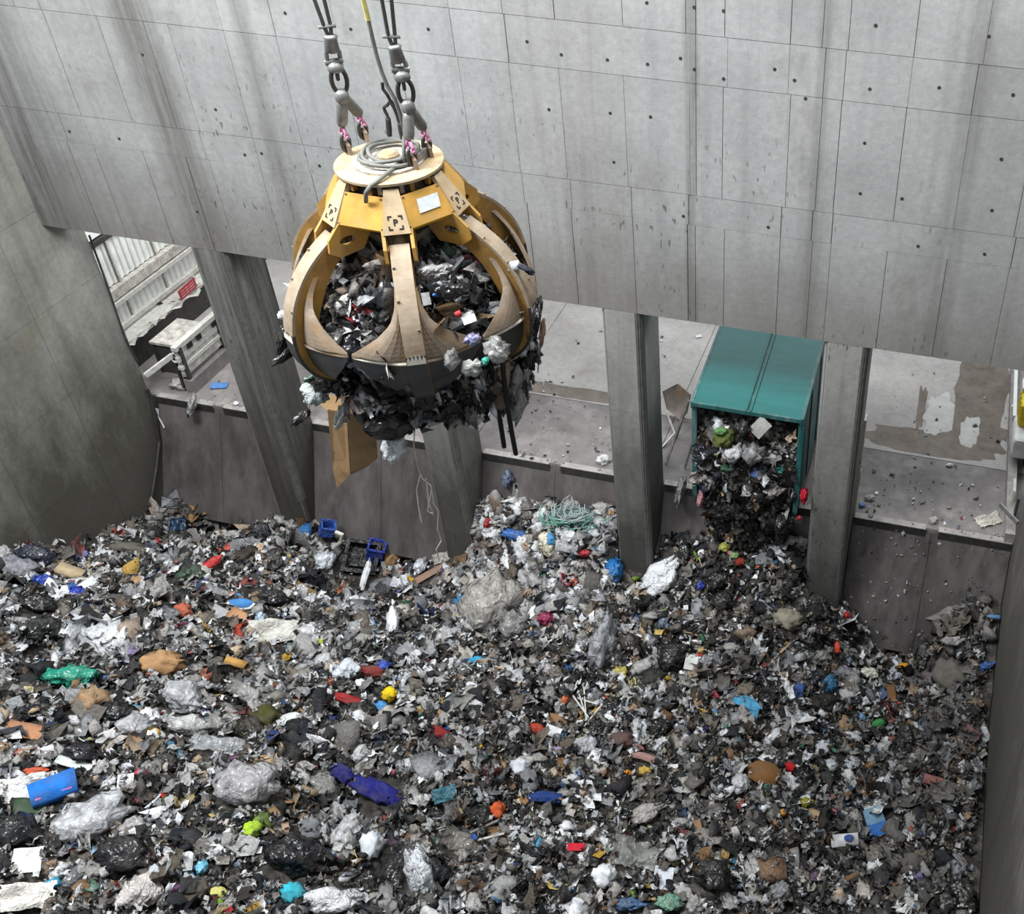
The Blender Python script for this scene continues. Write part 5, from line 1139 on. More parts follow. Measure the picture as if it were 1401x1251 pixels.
('cloth', 'brown_cloth', 850, 1022, 36, 24, 5, (92, 70, 66), 'brown purple cloth in the middle right', 'cloth'),
('cloth', 'pink_cloth', 880, 1044, 40, 12, -10, (160, 126, 120), 'pinkish cloth strip below the brown purple cloth', 'cloth'),
('crump', 'orange_scrap', 858, 1068, 14, 10, 0, (206, 130, 40), 'orange scrap right of a yellow scrap', 'scrap'),
('crump', 'yellow_scrap', 881, 1066, 20, 16, 20, (196, 164, 70), 'yellow scrap in the middle right', 'scrap'),
('card', 'wood_slat', 956, 1140, 10, 30, 20, (150, 120, 90), 'short wooden slat in the right foreground', 'slat', 0.8),
('card', 'tan_packet', 989, 1173, 12, 22, -20, (180, 150, 90), 'tan packet slanting in the right foreground', 'packet', 0.8),
('gbag', 'rubbish_bag', 968, 1208, 56, 44, -10, (34, 34, 34), 'black bag at the bottom edge, right of the upright paper', 'bag'),
('bag', 'green_bag', 912, 1246, 40, 24, 0, (110, 150, 130), 'pale green bag cut by the bottom edge', 'bag'),
('bag', 'blue_bag', 862, 1244, 40, 18, 0, (70, 100, 140), 'dull blue bag cut by the bottom edge', 'bag'),
('gbag', 'rubbish_bag', 592, 1205, 40, 36, 0, (48, 50, 56), 'dark grey bag right of the long white bag', 'bag'),
('filmsheet', 'grey_film', 625, 1160, 70, 34, -30, (140, 136, 128), 'dusty clear film slanting in the foreground middle', 'film'),
('bag', 'grey_sheet', 880, 1120, 50, 24, 30, (170, 166, 162), 'pale dusty bag in the right middle', 'bag'),
('sheet', 'grey_sheet', 1275, 935, 56, 26, 10, (104, 94, 98), 'dusty mauve grey sheet on the right corner heap', 'sheet'),
('cloth', 'grey_sheet', 1310, 925, 50, 44, -20, (112, 108, 102), 'large dusty grey sheet on the right corner heap', 'sheet'),
('film', 'film_bag', 640, 760, 2, 2, 0, (150, 150, 150), None, None),
]
L = [t for t in L if t[8]]
for t in L:
    kind, name, u, v, w, h, rot, rgb, lb, cat = t[:10]
    item(kind, name, u, v, w, h, rot, rgb, lb, cat, face=(t[10] if len(t) > 10 else 0.55))
# white box: blue oval print; bottles: caps; blue lid: white rim; blue packet: white band
def sub(o, name, me, col, loc=(0, 0, 0), sc=(1, 1, 1)):
    c = bpy.data.objects.new(name, me); COL.objects.link(c); c.parent = o; c.location = loc; c.scale = sc; c.color = (*s2l(col), 1); return c
for o in list(COL.objects):
    if o.parent: continue
    lb = o.get('label', '')
    if lb.startswith('white box with blue oval'): sub(o, 'oval_print', ME['disc'][0], (60, 80, 140), (0.35, 0, 0.62), (0.4, 0.4, 0.3))
    elif 'bottle' in lb and o.type == 'MESH': sub(o, 'cap', capm, (220, 220, 220) if 'clear' in lb else (230, 230, 226))
    elif 'oval tub lid' in lb: sub(o, 'rim', ME['disc'][0], (230, 232, 236), (0.0, -0.25, -0.08), (1.15, 1.1, 1))
    elif lb.startswith('bright blue packet'): sub(o, 'white_band', ME['paper'][0], (226, 232, 242), (0.0, 0.35, 0.5), (0.9, 0.12, 0.2)); sub(o, 'pink_band', ME['paper'][1], (210, 110, 170), (0.0, -0.5, 0.48), (0.8, 0.08, 0.2))
    elif lb.startswith('clear and blue food tray'): sub(o, 'blue_label', ME['paper'][0], (40, 110, 190), (0.0, -0.5, 0.7), (0.9, 0.35, 0.2))
    elif lb.startswith('cream and blue printed'): sub(o, 'blue_print', ME['crump'][0], (80, 150, 200), (0.5, 0.25, 0.2), (0.5, 0.5, 0.6))

# black crate, blue bucket with white cloth, small blue crate, drain pipe
def open_box(name, label, cat, u, v, w, d, h, rot, tilt, rgb, rim=0.05, inner=True, up=0.0):
    p = onpile(u, v); n = pnormal(p.x, p.y); Rm, _ = frame(p, n, rot, tilt); o = empty(name); tag(o, label, cat)
    t = 0.035; W2, D2 = w/2, d/2
    col = s2l(rgb); parts = []
    def part(nm, mb, c=col):
        q = mb.build(nm, 'plastic', o); q.color = (*c, 1); parts.append(q)
    part('crate_base', MB().bounds(-W2, W2, -D2, D2, -h, -h+t))
    for s in (-1, 1):
        part('crate_wall', MB().add([(s*(W2-t), -D2*0.92, -h), (s*(W2*0.92), -D2*0.92, -h), (s*W2*0.92, D2*0.92, -h), (s*(W2-t), D2*0.92, -h), (s*(W2-t), -D2, 0), (s*W2, -D2, 0), (s*W2, D2, 0), (s*(W2-t), D2, 0)], [(0, 1, 2, 3), (4, 5, 6, 7), (0, 1, 5, 4), (1, 2, 6, 5), (2, 3, 7, 6), (3, 0, 4, 7)]))
        part('crate_wall', MB().bounds(-W2, W2, s*D2-(t if s > 0 else 0), s*D2+(0 if s > 0 else t), -h, 0))
        part('crate_rim', MB().bounds(-W2-rim, W2+rim, s*D2-rim, s*D2+rim, -0.02, 0.03)); part('crate_rim', MB().bounds(s*W2-rim, s*W2+rim, -D2, D2, -0.02, 0.031))
    if inner:
        part('crate_insert', MB().bounds(-W2*0.62, W2*0.62, -D2*0.62, D2*0.62, -h+t, -h*0.45))
        part('crate_insert', MB().bounds(-W2*0.45, W2*0.45, -D2*0.1, D2*0.45, -h*0.45, -h*0.35))
    EXCL.append(((p.x, p.y), w*0.95)); o.matrix_world = Matrix.Translation(p+n*(h*0.95+0.18+up)) @ Rm.to_4x4(); return o
open_box('plastic_crate', 'open black plastic crate tipped up below the second bay', 'crate', 488, 778, 0.82, 0.82, 0.35, -4, 0.75, (34, 34, 36))
open_box('plastic_bucket', 'blue plastic bucket right of the black crate', 'bucket', 511, 770, 0.44, 0.40, 0.48, 5, 0.02, (30, 56, 150), 0.025, False, 0.12)
open_box('plastic_crate', 'small blue crate tilted left of the black crate', 'crate', 441, 738, 0.36, 0.34, 0.34, 25, 0.05, (40, 80, 160), 0.02, False, 0.08)
item('cloth', 'white_cloth', 500, 800, 52, 10, 78, (220, 222, 224), 'white cloth hanging down from the blue bucket', 'cloth', 0.7, 1.2)
item('bag', 'white_bag', 508, 750, 14, 10, 20, (230, 230, 232), 'white scrap on top of the blue bucket', 'scrap', 0.5, 2.2)
item('cloth', 'white_bag', 438, 718, 20, 14, 60, (210, 212, 216), 'pale bag on top of the small blue crate', 'bag', 0.5, 1.2)
pp = [at(u, v, Y=-0.75) for u, v in ((456, 750), (466, 742), (468, 731), (459, 728))]
tag(MB().tube(pp, 0.05, 8).build('bent_pipe', 'palesteel'), 'pale bent pipe standing between the two crates', 'pipe')
# tangle of green strapping on the white heap
tn_ = empty('strapping_tangle'); tag(tn_, 'tangle of green and grey strapping on top of the white heap', 'strapping')
MT['netgreen'] = simple('green_strapping', (0.16, 0.36, 0.29), 0.5); MT['netgrey'] = simple('grey_strapping', (0.30, 0.36, 0.36), 0.5)
cen = onpile(785, 722)+Vector((0, 0.0, 0.22)); rr = random.Random(4)
for k in range(46):
    up = k % 3 == 0; a0 = rr.uniform(0, 6.28); R0 = rr.uniform(0.25, 0.85); tl = rr.uniform(-0.3, 0.3); ph = rr.uniform(0, 6); path = []
    oz = rr.uniform(0.1, 0.42) if up else rr.uniform(-0.05, 0.2); ox = rr.uniform(-0.3, 0.3) if not up else rr.uniform(-0.35, 0.15)
    for j in range(18):
        t = a0+j/17*rr.uniform(3, 5.5)
        path.append(cen+Vector((ox+R0*math.cos(t)*(1.0 if not up else 0.6), 0.35*R0*math.sin(t)+0.1*math.sin(ph+j), oz+0.22*R0*math.sin(t*1.3+tl)+0.1*math.sin(ph+j*0.7)-0.25*(R0*math.cos(t)) *0.5)))
    MB().tube(path, 0.014, 4).build('strap', 'netgrey' if up else 'netgreen', tn_)
rebase(tn_, cen)
# bundle of pale sticks in the middle of the pit
for k, (a0, b0) in enumerate((((792, 955), (806, 1000)), ((800, 952), (803, 995)), ((824, 975), (800, 1002)), ((790, 965), (818, 972)), ((785, 962), (806, 990)))):
    pa, pb_ = onpile(*a0), onpile(*b0); tag(MB().beam(pa+Vector((0, 0, 0.28)), pb_+Vector((0, 0, 0.22)), 0.03, 0.03).build('stick', 'palesteel'), '%s pale stick in the stick bundle in mid pit' % ('leftmost', 'middle upright', 'rightmost slanting', 'topmost flat', 'lowest slanting')[k], 'stick', 'pale stick bundle')
for (a0, b0, w, m_, lb) in (((355, 983), (403, 966), 0.05, 'window', 'straight white stick above the mossy clump'), ((490, 1043), (528, 1031), 0.05, 'apron', 'dark stick in the middle of the pit'), ((645, 1148), (700, 1125), 0.05, 'apron', 'brown branch right of the orange packet'), ((655, 1158), (692, 1150), 0.04, 'dust', 'pale branch below the brown branch'),
                          ((130, 735), (160, 728), 0.10, 'apron', 'grey plank at the foot of the left wall'), ((300, 725), (302, 755), 0.10, 'apron', 'dark plank standing at the foot of the first chute')):
    pa, pb_ = onpile(*a0), onpile(*b0); tag(MB().beam(pa+Vector((0, 0, 0.22)), pb_+Vector((0, 0, 0.25)), w, w*0.7).build('stick', m_), lb, 'stick')
# ------------------------------------------------------------------ many loose things, each one its own object
def where(u, v):
    if u < 210 and v < 880: return 'beside the left wall'
    if u > 1240 and v < 1251: return 'beside the right wall' if v < 1100 else 'in the dark right corner'
    if v < 880:
        if u < 430: return 'below the first pillar'
        if u < 640: return 'below the second chute'
        if u < 850: return 'in the white heap'
        if u < 1110: return 'on the heap under the truck'
        return 'below the fourth pillar'
    if v < 1040: return ('at the left edge of the pit' if u < 200 else 'in the pit left of the middle' if u < 450 else 'in the pit below the grab' if u < 700 else 'in the pit below the third pillar' if u < 960 else 'in the pit right of the middle')
    return ('in the left foreground' if u < 260 else 'in the foreground left of centre' if u < 520 else 'in the central foreground' if u < 800 else 'in the foreground right of centre' if u < 1030 else 'in the right foreground')
def project(p):
    c = RC @ (Vector(p)-CW); return PPX+F_PX*c.x/c.z, PPY+F_PX*c.y/c.z
taken = [project(o.matrix_world.translation) for o in COL.objects if o.parent is None and o.get('label') and o.get('kind') is None and o.type == 'MESH']
TAK = np.array(taken)
REFSTOP = {'near', 'on', 'lying', 'beside', 'left', 'right', 'below', 'above', 'in', 'at', 'with', 'under', 'between', 'standing', 'of', 'behind', 'leaning', 'tipped', 'wedged', 'cut', 'just', 'across', 'touching', 'slanting', 'beneath', 'stuck', 'hanging', 'inside', 'tilted', 'upright', 'left,'}
def refname(lb):
    w = []
    for k, x in enumerate(lb.replace(',', '').split()):
        if x in REFSTOP and k > 1: break
        w.append(x)
    return ' '.join(w)
_rl = [(refname(t[8]), t[2], t[3]) for t in L]+[('open black plastic crate', 488, 770), ('green strapping tangle', 785, 710), ('blue plastic bucket', 511, 765)]
_cnt = {}
for r_, _, _ in _rl: _cnt[r_] = _cnt.get(r_, 0)+1
REFS = [t for t in _rl if _cnt[t[0]] == 1 and len(t[0].split()) <= 6]
USED_LAB = {}
def relabel(word, u, v):
    c = sorted(REFS, key=lambda t: math.hypot(t[1]-u, (t[2]-v)*1.2))[:3]; best = None
    for t in c:
        dx, dy = u-t[1], v-t[2]; d = math.hypot(dx, dy)
        side = ('right of' if dx > 0 else 'left of') if abs(dx) > abs(dy) else ('below' if dy > 0 else 'above')
        lb = '%s %s%s the %s' % (word, 'close ' if d < 32 and side in ('right of', 'left of') else ('just ' if d < 32 else ''), side, t[0])
        if len(lb.split()) <= 16 and lb not in USED_LAB: best = lb; break
        if best is None: best = lb
    for pre in ('', 'small ', 'flattened ', 'half-buried '):
        if pre+best not in USED_LAB and len((pre+best).split()) <= 16: best = pre+best; break
    USED_LAB[best] = 1; return best
spots_x, spots_y, spots_z = pile_points(7000, y0=-12.8)
ux = np.stack([spots_x, spots_y, spots_z], -1)
order = list(range(len(ux))); random.shuffle(order); ptr = 0; used = []
def next_spot(mind, zone=None):
    global ptr
    while ptr < len(order):
        p = Vector(ux[order[ptr]]); ptr += 1; u, v = project(p)
        if not (4 < u < 1396 and v < 1246): continue
        if np.min(np.hypot(TAK[:, 0]-u, TAK[:, 1]-v)) < mind: continue
        if zone and not zone(u, v): 
            continue
        return p, u, v
    return None
KINDS = [  # count, mesh kind, name, colour word, palette, size range (px), thing word
 (120, 'bag', 'plastic_bag', 'pale grey', 'light', (14, 34), 'crumpled pale grey plastic bag', 'bag'),
 (70, 'bag', 'plastic_bag', 'white', 'white', (12, 28), 'crumpled white plastic bag', 'bag'),
 (80, 'film', 'film_bag', 'clear', 'light', (18, 40), 'clear wrinkled film bag', 'bag'),
 (80, 'bag', 'plastic_bag', 'dusty grey', 'mid', (14, 36), 'dusty dark grey plastic bag', 'bag'),
 (110, 'gbag', 'rubbish_bag', 'black', 'dark', (16, 42), 'glossy black rubbish bag', 'bag'),
 (60, 'sheet', 'plastic_sheet', 'grey', 'mid', (18, 44), 'torn grey plastic sheet', 'sheet'),
 (50, 'sheet', 'plastic_sheet', 'pale', 'light', (18, 40), 'torn pale plastic sheet', 'sheet'),
 (90, 'paper', 'paper_sheet', 'white', 'white', (8, 18), 'small flat white paper', 'paper'),
 (60, 'crump', 'crumpled_paper', 'white', 'white', (8, 18), 'balled white paper', 'paper'),
 (50, 'card', 'cardboard_piece', 'brown', 'tan', (12, 30), 'brown cardboard piece', 'cardboard'),
 (24, 'box', 'carton', 'tan', 'tan', (10, 20), 'small tan carton', 'carton'),
 (40, 'cloth', 'cloth_rag', 'dark', 'dark', (20, 44), 'crumpled dark rag', 'rag'),
 (34, 'cloth', 'cloth_rag', 'brown grey', 'mid', (18, 40), 'crumpled grey brown rag', 'rag'),
 (30, 'bag', 'wrapper', 'blue', 'blue', (8, 20), 'blue wrapper', 'wrapper'),
 (22, 'crump', 'wrapper', 'red', 'red', (7, 16), 'red wrapper', 'wrapper'),
 (14, 'crump', 'wrapper', 'green', 'green', (8, 18), 'green wrapper', 'wrapper'),
 (12, 'crump', 'wrapper', 'yellow', 'yellow', (7, 15), 'yellow wrapper', 'wrapper'),
 (10, 'crump', 'wrapper', 'violet', 'violet', (10, 20), 'violet grey wrapper', 'wrapper'),
 (18, 'bottle', 'plastic_bottle', 'clear', 'light', (16, 26), 'clear plastic bottle', 'bottle'),
 (16, 'stick', 'stick', 'pale', 'tan', (22, 44), 'thin wooden stick', 'stick')]
adj_lab = lambda w, u, v: w+' lying '+where(u, v)
for cnt, kind, name, cw, pal, (s0, s1), word, cat in KINDS:
    for k in range(cnt):
        sp = next_spot(16 if s1 > 24 else 11)
        if sp is None: break
        p, u, v = sp; reg_ = region(p.x, p.y)
        if reg_ in ('white',) and pal in ('dark', 'tan'): continue
        if reg_ in ('grey', 'grey2') and pal in ('white', 'blue', 'red', 'yellow', 'green') and random.random() < 0.7: continue
        n = pnormal(p.x, p.y); sc = 1.15 if u < 500 and v > 950 else 0.95
        w = random.uniform(s0, s1)*sc; h = w*random.uniform(0.5, 0.85); c = random.choice(PAL[pal]); kf = random.uniform(0.75, 1.15); c = [x*kf for x in c]
        if kind == 'bottle': h = w*0.32
        m = depth(p)/F_PX; me = random.choice(ME[kind]); Rm, cs = frame(p, n, random.uniform(-90, 90), random.uniform(0.15, 0.7))
        sx, sy = w*m/2, h*m/2; flat = kind in ('sheet', 'paper', 'card'); sz = min(sx, sy) if flat else sy*1.2
        if kind == 'stick': sy = sz = 0.5
        if kind == 'bottle': sy = sz = h*m/2/0.32
        o = put(name, me, p+n*(0.06+0.4*min(sx, sy)*(0.5 if flat else 1)), Rm, (sx, sy, sz), c)
        wh = where(u, v); tag(o, relabel(word, u, v), cat, word+'s '+wh); EXCL.append(((p.x, p.y), 0.42*max(sx, sy) if kind != 'stick' else 0.02))
        if kind == 'bottle': sub(o, 'cap', capm, random.choice([(60, 100, 180), (200, 60, 50), (225, 225, 225)]))

pile_scatter('loose_rubbish', 'loose crumpled bags, wrappers and paper covering the pit', 16500, 0.08, 0.16, 0.40, ['lump', 'blob', 'wad', 'sheet', 'strip', 'flat', 'carton'], [0.16, 0.08, 0.32, 0.26, 0.09, 0.05, 0.04])
EXK = 0.72
pile_scatter('small_scraps', 'small torn scraps scattered over the whole heap', 46000, 0.03, 0.068, 0.14, ['blob', 'sheet', 'strip', 'flat'], [0.12, 0.52, 0.24, 0.12], 0.26)
EXK = 0.9
# clean bag waste of the heap in the third bay, and dusty grey sheets in the two corners
def zone_scatter(name, label, n, x0, x1, y0, y1, smed, wts, kinds, probs):
    x, y, z = pile_points(n, x0, x1, y0, y1); n = len(x); S = np.clip(smed*np.exp(RNG.normal(0, 0.4, n)), 0.06, 0.34); NR = normals(x, y)
    P = np.stack([x, y, z], -1)+NR*(RNG.uniform(0.02, 0.16, n)+S*0.2)[:, None]
    return scatter(name, label, P, NR, S, palette(wts, n), kinds, probs, np.full(n, 0.5))
zone_scatter('film_waste', 'pale crumpled film waste of the heap in the third bay', 1500, -11.1, -7.1, -2.4, 0.75, 0.15, dict(light=52, white=20, mid=18, dark=3, blue=1.2, red=0.8, tan=2), ['lump', 'wad', 'sheet', 'blob'], [0.45, 0.3, 0.15, 0.1])
zone_scatter('dusty_waste', 'dusty grey crumpled sheets in the right corner heap', 1100, 0.9, 2.6, -4.5, 0.5, 0.13, dict(mid=82, light=12, dark=4, tan=4), ['wad', 'sheet', 'blob'], [0.5, 0.3, 0.2])
zone_scatter('dusty_waste', 'dusty grey crumpled sheets in the left corner heap', 420, -20.7, -18.0, -1.4, -0.1, 0.15, dict(mid=75, light=20, dark=4, tan=3), ['wad', 'sheet', 'blob'], [0.5, 0.3, 0.2])
# ------------------------------------------------------------------ load held by the grab
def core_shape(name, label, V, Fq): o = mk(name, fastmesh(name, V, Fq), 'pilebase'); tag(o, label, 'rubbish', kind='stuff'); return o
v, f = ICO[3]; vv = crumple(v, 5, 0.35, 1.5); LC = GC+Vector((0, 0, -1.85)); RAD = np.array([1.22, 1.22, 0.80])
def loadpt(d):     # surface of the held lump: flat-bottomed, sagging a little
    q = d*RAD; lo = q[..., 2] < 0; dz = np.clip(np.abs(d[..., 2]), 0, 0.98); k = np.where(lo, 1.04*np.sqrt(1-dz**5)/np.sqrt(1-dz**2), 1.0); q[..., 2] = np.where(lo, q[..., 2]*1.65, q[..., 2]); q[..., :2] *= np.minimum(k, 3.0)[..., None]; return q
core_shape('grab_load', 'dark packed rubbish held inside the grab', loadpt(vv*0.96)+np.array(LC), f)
def rand_dirs(n):
    d = RNG.normal(0, 1, (n, 3)); return d/np.linalg.norm(d, axis=1)[:, None]
n = 2300; d = rand_dirs(n); d = d[(d[:, 2] > -2)]; P = loadpt(d*RNG.uniform(0.93, 1.08, (n, 1)))+np.array(LC); S = np.clip(0.10*np.exp(RNG.normal(0, 0.5, n)), 0.035, 0.28)
C = palette(dict(dark=34, mid=21, light=29, white=9, tan=4, blue=1.2, red=1, green=0.6, yellow=0.3), n)
scatter('grab_load_scraps', 'crumpled bags and scraps bulging out of the grab', P, d, S, C, ['lump', 'wad', 'sheet', 'strip', 'flat'], [0.2, 0.25, 0.35, 0.15, 0.05], np.full(n, 0.5))
# ragged black and grey strips hanging from the underside
n = 640; a = RNG.uniform(0, 2*np.pi, n); r = 1.32*np.sqrt(RNG.uniform(0.05, 1, n)); P = np.stack([r*np.cos(a), r*np.sin(a), -0.80*1.6*np.clip(1-(r/1.38)**5, 0, 1)**0.5-RNG.uniform(-0.25, 0.25, n)], -1)+np.array(LC)
NRM = np.stack([np.cos(a), np.sin(a), np.zeros(n)], -1)
def hang(name, label, P, S, C):
    V = []; Fs = []; Cs = []; b = 0
    for p, s, c in zip(P, S, C):
        lump_ = RNG.random() < 0.55; sh = LIB['lump'][int(RNG.integers(14))] if lump_ else LIB['wad'][int(RNG.integers(14))]; w = s*RNG.uniform(0.4, 0.7)*(0.75 if lump_ else 0.8); an = RNG.uniform(0, 6.28)
        x = np.array([math.cos(an), math.sin(an), 0]); y = np.array([RNG.uniform(-.2, .2), RNG.uniform(-.2, .2), -1.0]); z = np.cross(x, y)
        V.append(p+np.outer(sh[0][:, 1]*w*1.4, x)+np.outer((sh[0][:, 0]+0.5)*s*0.85, y)+np.outer(sh[0][:, 2]*w, z)); Fs.append(sh[1]+b); b += len(sh[0]); Cs.append(np.concatenate([np.array(c)*RNG.uniform(0.75, 1.25, (len(sh[0]), 1)), np.full((len(sh[0]), 1), 0.32)], 1))
    o = mk(name, fastmesh(name, np.concatenate(V), np.concatenate(Fs), np.concatenate(Cs)), 'scrap'); tag(o, label, 'rubbish', kind='stuff'); return o
hang('hanging_shreds', 'ragged black and grey shreds hanging below the grab', P, RNG.uniform(0.08, 0.30, n), palette(dict(dark=52, mid=19, light=20, white=4, tan=4), n))
n = 170; a = RNG.uniform(R_(-45), R_(45), n); r = RNG.uniform(1.05, 1.5, n); P = np.stack([r*np.cos(a), r*np.sin(a), -0.55-RNG.uniform(0, 0.75, n)], -1)+np.array(LC)
hang('spilling_shreds', 'shreds and torn film spilling over the right side of the grab', P, RNG.uniform(0.07, 0.24, n), palette(dict(dark=46, mid=22, light=26, white=4, tan=3), n))
def gitem(kind, name, u, v, w, h, rot, rgb, label, cat, dy=-1.3, face=0.7, var=None):
    if v >= 515 or u <= 400:          # hangs on the outside of the held lump: settle it against the lump
        best = None
        for k in range(60):
            q = at(u, v, Y=GC.y-1.7+k*0.06); r_ = math.hypot(q.x-GC.x, q.y-GC.y)
            if best is None or r_ < best[0]: best = (r_, q.y-GC.y)
            if r_ < 1.22: best = (r_, q.y-GC.y); break
        dy = best[1]
    p = at(u, v, Y=GC.y+dy); o = item(kind, name, u, v, w, h, rot, rgb, label, cat, face, 0, p, (CW-p).normalized(), var, False); o['group'] = 'rubbish carried by the grab'; return o
GI = [('film', 'film_bag', 500, 425, 70, 44, 30, (150, 154, 158), 'big grey film bag between the left and front tines', 'bag', -1.0),
 ('bag', 'white_bag', 478, 398, 40, 22, 30, (196, 200, 204), 'white bag at the top left of the grab load', 'bag', -0.8),
 ('crump', 'crumpled_paper', 520, 362, 46, 18, 10, (150, 150, 146), 'grey crumpled paper under the grab hub', 'paper', -0.7),
 ('gbag', 'rubbish_bag', 470, 412, 26, 20, 10, BLK, 'black bag at the left of the grab load', 'bag', -0.9),
 ('gbag', 'rubbish_bag', 552, 385, 26, 20, 10, BLK, 'black bag behind the front tine of the grab', 'bag', -0.9),
 ('gbag', 'rubbish_bag', 478, 470, 46, 50, 80, (36, 38, 44), 'black bag hanging between left and front tine', 'bag', -1.35),
 ('gbag', 'rubbish_bag', 481, 515, 28, 40, 85, (32, 40, 46), 'dark bag below the left gap of the grab', 'bag', -1.45),
 ('bag', 'grey_bag', 595, 372, 50, 22, 10, (150, 150, 150), 'grey bag at the top right of the grab load', 'bag', -0.8),
 ('gbag', 'rubbish_bag', 618, 395, 48, 26, 0, BLK, 'black bag at the right of the grab load', 'bag', -0.9),
 ('paper', 'white_card', 583, 409, 11, 22, 10, (224, 226, 228), 'white upright card right of the front tine', 'card', -1.0),
 ('paper', 'white_card', 642, 437, 18, 14, 20, (230, 232, 234), 'square white card on the right of the grab load', 'card', -1.1),
 ('crump', 'red_scrap', 627, 430, 10, 10, 0, (190, 70, 70), 'red scrap left of the square white card in the grab', 'scrap', -1.1),
 ('bag', 'blue_scrap', 597, 402, 12, 8, 20, (60, 100, 170), 'blue scrap in the grab load right of the front tine', 'scrap', -1.0),
 ('bag', 'violet_bag', 646, 465, 26, 18, 20, (130, 130, 170), 'violet grey bag spilling at the right of the grab', 'bag', -1.15),
 ('film', 'film_bag', 680, 478, 34, 40, 40, (150, 150, 148), 'grey film bag draped over the right shell of the grab', 'bag', -1.1),
 ('film', 'film_bag', 618, 492, 20, 32, 80, (140, 140, 140), 'small film bag below the front right shell', 'bag', -1.45),
 ('film', 'film_bag', 646, 503, 30, 26, 10, (170, 172, 168), 'clear packet below the right shell of the grab', 'bag', -1.35),
 ('crump', 'teal_scrap', 664, 494, 10, 12, 0, (70, 170, 150), 'teal scrap below the right shell of the grab', 'scrap', -1.3),
 ('bag', 'white_bag', 432, 536, 38, 44, 60, (196, 206, 204), 'white bag hanging at the lower left of the grab', 'bag', -1.1),
 ('gbag', 'green_bag', 430, 518, 28, 12, 10, (70, 110, 86), 'green scrap above the lower left white bag', 'scrap', -1.1),
 ('card', 'cardboard_piece', 459, 528, 12, 24, 10, (176, 140, 110), 'small tan card right of the lower left white bag', 'cardboard', -1.2),
 ('bag', 'white_bag', 468, 568, 18, 40, 70, (190, 190, 188), 'pale bag hanging under the left of the grab', 'bag', -1.1),
 ('film', 'pink_bag', 491, 545, 20, 42, 80, (170, 140, 144), 'pinkish film bag hanging under the grab', 'bag', -1.3),
 ('crump', 'pink_scrap', 489, 541, 11, 12, 0, (176, 60, 84), 'dark pink scrap inside the pinkish film bag', 'scrap', -1.4),
 ('gbag', 'rubbish_bag', 533, 578, 62, 46, 10, (24, 24, 26), 'large black bag hanging under the middle of the grab', 'bag', -0.9),
 ('gbag', 'rubbish_bag', 606, 560, 60, 34, 20, (22, 22, 24), 'black bag hanging under the right half of the grab', 'bag', -0.9),
 ('gbag', 'rubbish_bag', 652, 540, 40, 46, 70, (26, 28, 30), 'black bag below the right shell of the grab', 'bag', -0.9),
 ('film', 'film_bag', 572, 566, 20, 44, 85, (130, 132, 138), 'grey film hanging under the front tine tip', 'bag', -1.0),
 ('bag', 'white_bag', 540, 614, 44, 34, 70, (206, 210, 214), 'white bag dangling lowest below the grab', 'bag', -0.6),
 ('film', 'film_bag', 708, 545, 26, 76, 84, (150, 154, 154), 'long clear film hanging at the right of the grab', 'film', -0.7),
 ('gbag', 'black_film', 735, 432, 12, 56, 82, (20, 20, 22), 'black film hanging over the right tine', 'film', -0.2),
 ('box', 'white_packet', 702, 364, 16, 14, 10, (220, 224, 230), 'white packet lying on the right tine shell', 'packet', -0.1),
 ('cloth', 'dark_rag', 720, 368, 26, 10, -30, (46, 48, 60), 'dark rag beside the white packet on the right tine', 'rag', -0.1),
 ('cloth', 'brown_rag', 742, 455, 9, 40, 82, (128, 104, 84), 'brown rag hanging at the far right of the grab', 'rag', -0.1),
 ('gbag', 'black_film', 387, 462, 16, 44, 80, (22, 24, 26), 'black film hanging left of the left tine', 'film', -0.3),
 ('bag', 'white_bag', 386, 432, 12, 14, 10, (206, 206, 206), 'small white scrap behind the left tine', 'scrap', -0.3),
 ('gbag', 'black_strip', 390, 487, 44, 12, 35, (34, 34, 32), 'black strip sticking out left of the grab', 'strip', -0.4),
 ('gbag', 'black_strip', 412, 571, 34, 12, 40, (20, 20, 20), 'black scrap dangling far left below the grab', 'strip', -0.7)]
for t in GI: gitem(*t[:10], dy=t[10])
def strands(name, label, cat, paths, rad, mat, dy):
    o = empty(name); tag(o, label, cat); last = None
    for q in paths:
        P = [at(u, v, Y=GC.y+dy) for u, v in q]; s_ = MB().tube(P, rad, 5).build('strand', mat, o); last = P[0]
    rebase(o, last); return o
strands('cord_bunch', 'pale thin cords dangling below the white bag under the grab', 'cord', [((568, 580), (566, 610), (572, 640), (578, 655), (590, 665), (594, 690), (600, 700), (599, 725), (604, 740), (597, 752), (601, 768)), ((575, 650), (570, 670), (573, 695), (577, 715)), ((583, 655), (587, 690), (593, 703), (585, 700), (590, 672))], 0.010, 'palesteel', -0.6)
strands('long_straps', 'two long black straps hanging at the right of the grab', 'strap', [((672, 500), (678, 540), (685, 580), (690, 612)), ((688, 495), (692, 540), (700, 590), (706, 622))], 0.035, 'black', -0.6)
strands('cord_bunch', 'thin dark threads hanging from the right tine of the grab', 'cord', [((735, 440), (734, 470), (737, 490), (736, 510)), ((720, 455), (726, 480), (727, 500))], 0.008, 'steel', -0.2)
